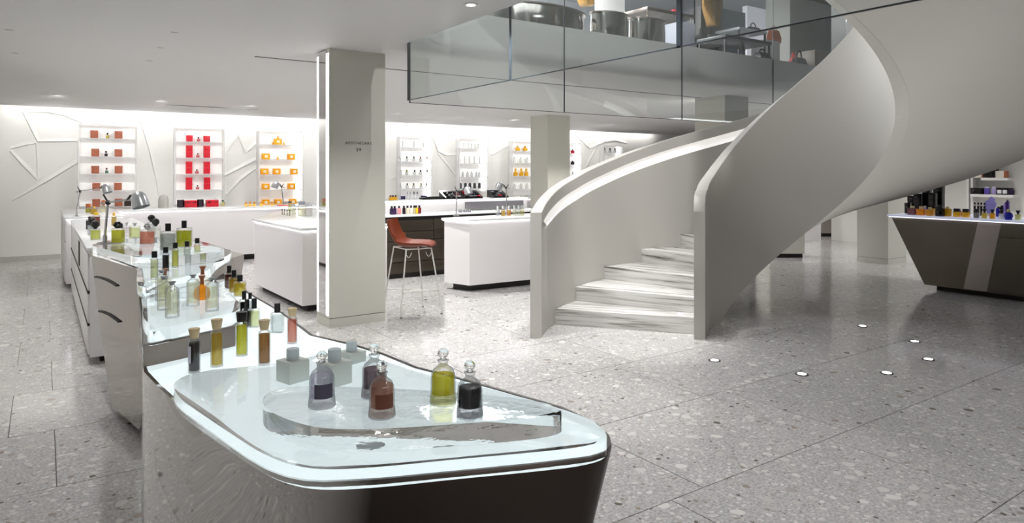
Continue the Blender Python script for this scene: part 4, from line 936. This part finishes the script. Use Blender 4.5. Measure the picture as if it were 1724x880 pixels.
for j, x in enumerate((871.5, 884)): place('perfume_bottle', mini((232, 176, 40), (214, 150, 30), .11, .08, .05), put(x, z3_, 0), 'golden round-topped bottle %s on the top shelf by the far column' % ('first', 'second')[j], group='golden bottles by the far column')
for j, x in enumerate((868, 877.6, 886)): place('perfume_bottle', mini((226, 170, 40), (232, 180, 60), .10, .10, .10), put(x, z3_, 2), 'golden bottle with tall cap, %s on the third shelf by the far column' % N5[j], group='golden bottles by the far column')
for i in (1, 3, 4):
    for j, x in enumerate((866, 877, 887)): place('perfume_bottle', mini((222, 224, 218), (196, 198, 192), .07, .11, .04), put(x, z3_, i), 'pale glass bottle, %s on the %s shelf by the far column' % (N5[j], ORD[i]), group='pale bottles by the far column')
for i, c in enumerate(((170, 30, 50), (24, 22, 26), (60, 60, 60))): place('perfume_bottle', mini(c if i < 2 else None, (24, 22, 26), .09 if i < 2 else .05, .08, .03), put(964, z4_, i), '%s small bottle at the edge of the far column' % ('crimson', 'black', 'clear')[i], group='small bottles at the far column edge')
for j, x in enumerate((1018, 1027, 1035.5)): place('perfume_bottle', mini(None, (50, 50, 52), .07, .07, .06), put(x, z5_, 0), 'frosted dark-capped bottle, %s above the stair handrail' % N5[j], group='bottles above the stair handrail')

# bottles and trays on the dark cabinet and the island counters
for j, (x, rgb, w) in enumerate(((659.5, (40, 24, 60), .055), (664.5, (50, 26, 66), .05), (672, (220, 150, 150), .055), (680, (40, 30, 30), .04), (686, (222, 214, 190), .045), (692, (232, 228, 220), .05), (697.5, (200, 190, 150), .04), (700.5, (226, 190, 40), .055), (706, (110, 30, 50), .05))):
    p = onv(x, 357, 9.62); place('perfume_bottle', flask(rgb, 'stub', w, .04, .095, .016, .035, body=tint(rgb, .15)), (p.x, 9.62, .9555), 'black-capped bottle on the dark cabinet, %s' % ('deep violet, nearest the column', 'deep violet, second in the row', 'pink', 'nearly black', 'cream', 'white', 'sand-coloured', 'bright yellow', 'wine red, last in the row')[j], group='bottle row on the dark cabinet')
for j, x in enumerate((657.5, 661.5, 666)):
    p = onv(x, 343, 10.1); place('perfume_bottle', flask((214, 160, 40), 'stub', .045, .04, .05, .016, .03, body=tint((214, 160, 40), .2), capm=tint((90, 50, 20))), (p.x, 10.1, 1.1555), 'small amber bottle, %s from the column on the raised ledge' % N5[j], group='amber bottles on the raised ledge')
def tray(x0, x1, label, v=10.1, z=1.1555):
    a, b = onv(x0, 340, v), onv(x1, 340, v); w = b.x-a.x
    t = thing('tester_tray', label, 'tray', ((a.x+b.x)/2, v, z), 0, 'black slanted tester trays')
    MB().loft([[(-w/2, -.10, 0), (w/2, -.10, 0), (w/2, -.10, .02), (-w/2, -.10, .02)], [(-w/2, .12, 0), (w/2, .12, 0), (w/2, .12, .13), (-w/2, .12, .13)]]).build('tray_body', BLACKG, t)
    rnd = random.Random(int(x0)); k = 0
    n = max(2, int(w/.09))
    for i in range(n):
        for r in range(3):
            x = -w/2+.03+(w-.06)*(i+.5)/n; f = (r+.6)/3.4; y = -.10+.22*f; zz = .02+.11*f
            c = rnd.choice(((200, 200, 205), (50, 50, 54), (150, 150, 158), (190, 60, 70), (90, 90, 96), (30, 30, 34)))
            MB().box(x-.03, y-.022, zz-.004, x+.028, y+.018, zz+.014).build('palette', tint(c, .25), t)
tray(745, 776, 'black slanted make-up tester tray, nearest the column'); tray(777, 808, 'black slanted make-up tester tray in the middle, with red palettes'); tray(826, 851, 'black slanted make-up tester tray by the far lamp')
p = onv(727, 341, 10.1); place('case', [('case', MB().box(-.2, -.08, 0, .2, .08, .03, .008).mesh('case', BLACKG), None), ('lid', MB().box(-.1, -.05, .03, .12, .05, .045, .006).mesh('lid', BLACKG), 0)], (p.x, 10.1, 1.1555), 'flat black case lying between the amber bottles and the tester trays', 'case')
for j, (x, rgb) in enumerate(((838, (222, 222, 222)), (847, (232, 200, 110)), (857, (240, 180, 90)), (866, (226, 226, 200)), (873.5, (222, 224, 210)), (879, (226, 220, 160)))):
    p = onv(x, 358, 8.1); place('perfume_bottle', flask(rgb, 'stub', .05, .04, .10, .018, .045, body=None, capm=FROST), (p.x, 8.1, .9755), '%s clear-capped bottle on the island counter by the stair newel' % ('clear', 'honey', 'orange', 'pale green', 'straw', 'pale yellow')[j], group='clear-capped bottles by the stair newel')
for j, x in enumerate((775, 783, 790)):
    p = onv(x, 356, 9.55); place('jar', flask((120, 120, 126), 'stub', .05, .05, .03, .02, .02, body=tint((140, 140, 146), .2), capm=CHROME), (p.x, 9.55, .9555), 'small grey jar, %s behind the island desk lamp' % N5[j], 'jar', 'small grey jars on the dark cabinet')
# island counter behind the column: a group of clear bottles
for j, (x, y, rgb, w, h, ch, capc) in enumerate(((508, 363, (236, 234, 200), .10, .16, .05, (150, 150, 160)), (520, 364, (224, 220, 216), .09, .15, .05, (170, 170, 176)), (495, 361, (222, 226, 200), .055, .13, .03, (196, 200, 196)), (488, 356, (214, 222, 150), .055, .14, .03, (120, 124, 122)))):
    p = at(x, y, .965); p.x = max(2.5, p.x); place('perfume_bottle', flask(rgb, 'box', w, w*.6, h, w*.4, ch, capm=tint(capc, .25)), tuple(p), '%s on the island counter behind the column' % ('largest pale yellow bottle with grey cap', 'grey-capped clear bottle', 'slim clear bottle', 'slim greenish bottle')[j], group='clear bottles behind the column', rz=FACE)
for j, x in enumerate((475, 479, 483.5, 487.5)):
    p = at(x, 362-j*-.6, .965); place('vial', tube((200, 200, 170), 'stub', .06, .009, None, 10), tuple(p), 'little sample vial, %s in the row behind the column' % N5[j], 'vial', 'sample vials behind the column')
for j, (x, lb) in enumerate(((507, 'taupe carton standing behind the pale yellow bottle'), (520, 'second taupe carton, nearer the column'))):
    p = at(x, 353, .965); p.y = min(p.y, 9.2); place('carton', boxmesh(.07, .07, .22, mat('taupe_card', C(168, 132, 116), .4, noise=.06)), tuple(p), lb, 'box', 'taupe cartons behind the column', rz=FACE)

# ------------------------------------------------------------------ dark counter goods and the wall shelves behind it
RZ = .9805
def onc(x, u): p = onu(x, 355, u); return (p.x, p.y, RZ)
for x, u_, args, lb in ((1536, 10.46, dict(rgb=(120, 72, 76), w=.11, d=.08, h=.10, capr=.028, caph=.03), 'plum round-shouldered bottle, first on the dark counter'), (1550.5, 10.46, dict(rgb=(230, 140, 20), w=.10, d=.08, h=.09, capr=.026, caph=.04), 'orange bottle on the dark counter'),
                        (1557, 10.62, dict(rgb=(120, 120, 190), w=.07, d=.06, h=.09, capr=.018, caph=.04), 'periwinkle bottle half behind the orange one'), (1566, 10.46, dict(rgb=(216, 150, 40), w=.09, d=.08, h=.09, capr=.022, caph=.03), 'amber bottle on the dark counter'),
                        (1575, 10.60, dict(rgb=(226, 196, 60), w=.07, d=.06, h=.10, capr=.018, caph=.03), 'yellow bottle beside the black cube bottle'), (1582.5, 10.42, dict(rgb=(14, 12, 16), w=.10, d=.08, h=.13, capr=.030, caph=.03), 'glossy black cube bottle at the counter edge'),
                        (1595, 10.50, dict(rgb=(214, 160, 30), w=.09, d=.07, h=.11, capr=.02, caph=.03), 'gold and black striped bottle')):
    cm = tint((222, 206, 160), .3) if 'black cube' not in lb else BLACK
    if 'periwinkle' in lb: cm = tint((196, 196, 200), .3)
    place('perfume_bottle', flask(cap='stub', capm=cm, body=tint(args['rgb'], .12), **args), onc(x, u_), lb, group='bottles on the dark counter', rz=PI/2)
for x, lb in ((1611, 'amber bottle with tilted black cap beside the brown cone'), (1626, 'amber bottle with tilted black cap and violet ribbon')):
    o = place('perfume_bottle', flask((240, 180, 30), 'box', .085, .06, .07, .035, .045, body=tint((240, 180, 30), .15)), onc(x, 10.5), lb, group='bottles on the dark counter', rz=PI/2)
for x, rgb, lb in ((1644, (130, 128, 122), 'grey bottle with flared black cap'), (1657.5, (226, 200, 90), 'yellow bottle with flared black cap'), (1671, (244, 170, 40), 'orange bottle with flared black cap'), (1686.5, (228, 230, 236), 'clear bottle with flared black cap'), (1714, (222, 224, 150), 'pale lime bottle with flared black cap')):
    place('perfume_bottle', flask(rgb, 'cone', .058, .05, .075, .028, .05, body=tint(rgb, .12)), onc(x, 10.44), lb+' on the dark counter', group='flared-cap bottles on the dark counter', rz=PI/2)
place('perfume_bottle', cached('bluebulb', lambda: [('perfume_bottle', MB().lathe([(0, 0), (.045, 0), (.038, .012), (.05, .045), (.046, .075), (.028, .095), (0, .10)], 18).mesh('bulb', tint((20, 30, 170), .12), 50), None), ('cap', MB().lathe([(0, .098), (.02, .098), (.024, .115), (.018, .135), (0, .14)], 14).mesh('cap', tint((206, 190, 130), .3), 50), 0)]), onc(1698, 10.42), 'royal blue bulb-shaped bottle with gold cap')
for j, (x, w, h, u_) in enumerate(((1529, .06, .16, 10.80), (1536, .10, .26, 10.95), (1546, .10, .30, 10.80), (1561, .10, .38, 10.97), (1571.5, .09, .32, 10.80), (1581, .12, .42, 10.95))):
    x_, y_, z_ = onc(x, u_); place('carton', boxmesh(.10, w, h, BLACKG, None, 'black_carton'), (x_, y_, z_), 'black carton behind the bottles on the dark counter, %s' % ('lowest, at the slanted end', 'second, short', 'third, mid height', 'fourth, wide', 'fifth, narrow', 'tallest, nearest the wall shelves')[j], 'box', 'black cartons on the dark counter')
p = onc(1617, 10.7); place('cone_ornament', [('cone_ornament', MB().lathe([(0, 0), (.03, 0), (.016, .07), (0, .09)], 14).mesh('cone', tint((160, 96, 60), .4), 40), None)], p, 'small brown cone between the two amber bottles', 'ornament')
# shelves on the right-hand wall
ws = thing('wall_shelf', 'white wall shelf unit behind the dark counter', 'shelf', (15.2, 4.4, 0))
SU = 15.05
def shelf(x0, x1, y):
    a, b = onu(x0, y, SU), onu(x1, y, SU); MB().box(SU-.02, min(a.y, b.y), a.z-.05, 15.30, max(a.y, b.y), a.z).build('shelf', ACRW, ws, world=True); return a.z
zs1, zs2 = shelf(1652, 1697, 299), shelf(1634, 1706, 326.5)
for x in (1627, 1634):
    a = onu(x, 300, SU); MB().box(15.1, a.y-.02, .6, 15.3, a.y+.02, 2.7).build('upright', ACRW, ws, world=True)
def onw(x, z, u_=15.14): p = onu(x, 300, u_); return (u_, p.y, z+.0005)
place('carton', boxmesh(.20, .20, .24, BLACKG, None, 'black_carton'), onw(1668, zs1), 'black gift box on the upper wall shelf', 'box')
for x, lb in ((1648, 'cream box with copper side on the upper shelf, nearer the stair'), (1685.5, 'cream box with copper side on the upper shelf, right of the black gift box')):
    o = place('carton', boxmesh(.15, .14, .13, tint((244, 238, 226), .4), None, 'cream_carton'), onw(x, zs1), lb, 'box', 'cream boxes on the wall shelf')
    MB().box(-.076, -.10, 0, .076, -.071, .13).build('copper_side', tint((186, 110, 70), .4), o)
place('carton', boxmesh(.16, .20, .12, BLACKG, None, 'black_carton'), onw(1646.5, zs2), 'long black box on the lower wall shelf', 'box')
for x, rgb, lb in ((1662, (110, 90, 190), 'violet bottle on the lower wall shelf'), (1674, (180, 168, 220), 'lilac bottle on the lower wall shelf')):
    place('perfume_bottle', flask(rgb, 'box', .08, .06, .12, .03, .03, body=tint(rgb, .15), capm=tint((200, 200, 214), .2)), onw(x, zs2), lb, group='bottles on the wall shelf', rz=PI/2)
o = place('carton', boxmesh(.14, .19, .13, BLACKG, None, 'black_carton'), onw(1690, zs2), 'black presentation case holding white jars on the lower shelf', 'box')
for s in (-.045, .045): MB().box(-.085, s-.035, .02, -.069, s+.035, .09, .004).build('white_jar', tint((236, 236, 240), .3), o)
place('perfume_bottle', flask((40, 24, 60), 'box', .09, .07, .10, .03, .03, body=tint((40, 24, 60), .15)), onw(1703, zs2, 15.1), 'dark violet bottle at the end of the lower wall shelf', rz=PI/2)
# goods standing further back on the dark counter
for j, x in enumerate((1641, 1647, 1652, 1657.5)):
    place('brush', tube((24, 24, 28), 'stub', .16, .014, None, 10), onc(x, 10.95), 'black upright dispenser, %s of four behind the flared-cap bottles' % N5[j], 'dispenser', 'black dispensers on the dark counter')
bl = thing('splash_card', 'violet-blue splash-shaped display card behind the orange bottle', 'card', onc(1667, 11.1), 0)
rnd = random.Random(4); mb = MB(); ptsr = []
for i in range(22):
    a = 2*PI*i/22; r = .085*(1+.28*rnd.uniform(-1, 1)); ptsr.append((r*math.cos(a), .15+r*1.25*math.sin(a)))
mb.loft([[(-.006, y, z) for y, z in ptsr], [(.006, y, z) for y, z in ptsr]]); mb.build('splash', mat('violet_blue_print', C(168, 160, 226), .4, noise=.3, scale=9), bl)
MB().box(-.03, -.05, 0, .03, .05, .04).build('foot', tint((226, 226, 236)), bl)
for x, rgb, w, h, lb in ((1681, (36, 30, 160), .05, .12, 'deep blue flask beside the splash card'), (1687, (20, 18, 24), .055, .14, 'squat black box beside the deep blue flask'), (1696.5, (60, 34, 110), .035, .22, 'tall dark violet tube'), (1692.3, (160, 140, 214), .025, .18, 'lilac tube before the tall violet one')):
    place('perfume_bottle', flask(rgb, 'stub', w, .05, h, w*.3, .02, body=tint(rgb, .2)), onc(x, 11.0), lb+' on the dark counter', group='goods at the back of the dark counter', rz=PI/2)

# ------------------------------------------------------------------ upper storey furnishings seen over the slab edge
UF = FLOOR2
def ubox(x0, x1, v, ytop, ybot, d, name, label, cat, m, z0=None):
    a, b = onv(x0, ytop, v), onv(x1, ytop, v); zt_ = onv((x0+x1)/2, ytop, v).z; zb_ = UF+.001 if z0 is None else onv((x0+x1)/2, ybot, v).z
    t = thing(name, label, cat, ((a.x+b.x)/2, v+d/2, zb_)); MB().box(a.x, v, zb_, b.x, v+d, zt_, .004).build('body', m, t, world=True); return t, a.x, b.x, zb_, zt_
def plinth_round(x0, x1, v, ytop, label, ry=.5):
    a, b = onv(x0, ytop, v), onv(x1, ytop, v); zt_ = onv((x0+x1)/2, ytop, v).z; r = (b.x-a.x)/2
    t = thing('mirror_plinth', label, 'plinth', ((a.x+b.x)/2, v+r*ry+.1, UF), 0, 'mirrored display plinths upstairs'); h = zt_-UF
    MB().lathe([(0, .0), (r, .0), (r*1.0, h*.4), (r*.97, h-.02)], 32, sy=ry).build('drum', STEEL, t, 40)
    MB().lathe([(0, h-.02), (r*1.03, h-.02), (r*1.03, h), (0, h)], 32, sy=ry).build('top_plate', SATIN, t, 40); return t, zt_
plinth_round(850, 1019, 6.75, 3, 'broad curved mirror-steel display plinth upstairs behind the glass')
plinth_round(1021, 1078, 6.8, 17, 'round mirror-steel display plinth upstairs beside the curved one', .6)
plinth_round(1084, 1140, 6.85, 28, 'pale mirror-steel display plinth upstairs beside the dark glass joint', .5)
t, a_, b_, z0_, z1_u = ubox(1090, 1170, 8.75, 18, 24, .9, 'display_table', 'dark steel display table upstairs with slim legs', 'table', SATIN, 1)
for x in (a_+.05, b_-.05):
    for y in (8.80, 9.60): MB().box(x-.012, y-.012, UF+.002, x+.012, y+.012, z0_).build('leg', CHROME, t, world=True)
p = onv(1138, 18, 9.0); place('pouch', [('pouch', MB().box(-.12, -.05, 0, .12, .05, .12, .04).mesh('pouch', tint((190, 30, 60), .35), 40), None)], (p.x, 9.0, z1_u+.001), 'crimson pouch on the upstairs steel table', 'bag')
t, *_ = ubox(1013, 1052, 9.9, -30, 30, .2, 'panel', 'white panel standing upstairs beside the golden drape', 'panel', SOLID)
t, *_ = ubox(1145, 1170, 8.15, 38, 80, .5, 'cabinet', 'grey cube cabinet upstairs beside the dark glass joint', 'cabinet', tint((132, 134, 146), .4))
def drape(x0, x1, v, y0, y1, label, m):
    a, b = onv(x0, y0, v), onv(x1, y1, v); t = thing('drape', label, 'drape', ((a.x+b.x)/2, v, b.z), 0)
    w, h = (b.x-a.x)/2, a.z-b.z; rings = []
    for k in range(12):
        f = k/11; z = h*f; ww = w*(.35+.65*min(1, f*1.5)); rings.append([(ww*math.cos(q), .12*math.sin(q)*(1+.3*math.sin(5*q)), z) for q in [2*PI*i/24 for i in range(24)]])
    mb = MB(); 
    for i, r_ in enumerate(rings): rings[i] = [(x*(1+.05*math.sin(9*math.atan2(y, x)+i*.4)), y, z) for x, y, z in r_]
    mb.loft(rings).build('folds', m, t, 70); return t
GOLD = mat('bronze_satin_cloth', C(150, 112, 52), .35, .5, noise=.45, scale=6, bump=.3)
ubox(1168, 1180, 9.7, -10, 60, .3, 'panel', 'dark upright panel upstairs left of the bronze drape', 'panel', tint((40, 42, 50), .3))
ubox(1180, 1217, 9.4, -30, 52, .15, 'backdrop', 'dark backdrop upstairs behind the bronze drape', 'panel', tint((66, 62, 60), .4))
drape(1183, 1214, 9.15, -8, 47, 'bronze satin drape hanging upstairs before a dark backdrop', GOLD)
drape(960, 1012, 9.6, -60, 14, 'bronze satin drape hanging upstairs above the curved plinth', GOLD)
ubox(1217, 1255, 9.75, 18, 62, .6, 'showcase', 'tall blue-grey glazed showcase upstairs', 'showcase', mat('blue_grey_glass', C(112, 126, 136), .15, .2, noise=.06))
t, *_ = ubox(1258, 1330, 11.5, 17, 80, .15, 'wall_panel', 'bright white wall panel upstairs behind the bags', 'panel', mat('glow_panel', C(240, 240, 246), .5, emit=C(238, 238, 250), es=.2, noise=.01))  # white wall panel; a glow added to its material brightens it
def bag(x0, x1, v, ytop, ybot, label, m, hh=.6, group='handbags upstairs', z=None):
    a, b = onv(x0, ybot, v), onv(x1, ybot, v); top = onv((x0+x1)/2, ytop, v).z; zb_ = max(UF, a.z) if z is None else z; h = (top-zb_)*hh; w = (b.x-a.x)/2
    t = thing('handbag', label, 'bag', ((a.x+b.x)/2, v, zb_), 0, group)
    MB().loft([[(-w, -.08, 0), (w, -.08, 0), (w, .08, 0), (-w, .08, 0)], [(-w*1.03, -.09, h*.4), (w*1.03, -.09, h*.4), (w*1.03, .09, h*.4), (-w*1.03, .09, h*.4)], [(-w*.85, -.04, h), (w*.85, -.04, h), (w*.85, .04, h), (-w*.85, .04, h)]]).build('body', m, t, 50)
    hd = (top-zb_)-h
    MB().tube([(w*.55*math.cos(q), 0, h-.01+hd*math.sin(q)) for q in [PI*i/10 for i in range(11)]], .014, 6).build('handle', m, t)
    return t
def utable(x0, x1, v, ytop, d, label, m, nl=2):
    a, b = onv(x0, ytop, v), onv(x1, ytop, v); z = onv((x0+x1)/2, ytop, v).z
    t = thing('display_table', label, 'table', ((a.x+b.x)/2, v+d/2, UF), 0, 'display tables upstairs')
    MB().box(a.x, v, z-.05, b.x, v+d, z, .004).build('table_top', m, t, world=True)
    for x in (a.x+.03, b.x-.03):
        for y in (v+.04, v+d-.04): MB().box(x-.015, y-.015, UF+.002, x+.015, y+.015, z-.05).build('leg', BLACK, t, world=True)
    return z
tz = utable(1176, 1222, 8.1, 68, .5, 'low steel display table upstairs, nearest the dark glass joint', SATIN)
tz2 = utable(1222, 1300, 7.2, 64, .6, 'dark-topped display table upstairs over the stair handrail', tint((54, 54, 58), .25))
tz3 = utable(1245, 1292, 8.8, 49, .6, 'pale thin-legged display table upstairs against the bright panel', tint((206, 208, 214), .3))
bag(1175, 1187, 8.3, 46, 67, 'small black handbag with tall handle upstairs', BLACK, .5, z=tz+.001)
bag(1190, 1201, 8.3, 46, 68, 'second black handbag upstairs beside the first', BLACK, .5, z=tz+.001)
bag(1260, 1276, 9.0, 38, 48, 'black handbag on the pale table upstairs', BLACK, .5, z=tz3+.001)
_, _, _, _, tq = ubox(1290, 1313, 9.5, 68, 0, .4, 'pedestal', 'pale pedestal upstairs carrying the tan orange tote', 'pedestal', SOLID)
bag(1296, 1310, 9.7, 43, 68, 'tan orange tote bag upstairs before the bright panel', tint((206, 120, 70), .4), .72, z=tq+.001)
bag(1274, 1293, 7.0, 82, 102, 'round black handbag upstairs under the dark-topped table', BLACK, .75, z=UF+.001)
bag(1332, 1340, 7.2, 88, 106, 'small red handbag standing upstairs', tint((220, 60, 60), .4), .7, z=UF+.001)
bag(1337, 1353, 7.0, 84, 107, 'black handbag with raised handle upstairs beside the red one', BLACK, .6, z=UF+.001)
ubox(1330, 1390, 10.2, -60, 90, .7, 'column', 'broad beige column upstairs seen through the glass', 'column', COLM)
ubox(1390, 1432, 10.6, -60, 90, .5, 'panel', 'mauve-grey upright panel upstairs beside the beige column', 'panel', tint((120, 116, 136), .4))
ubox(1372, 1402, 7.3, 86, 116, .5, 'display_box', 'dark bronze display box upstairs at the stair wall', 'box', tint((84, 68, 48), .35))
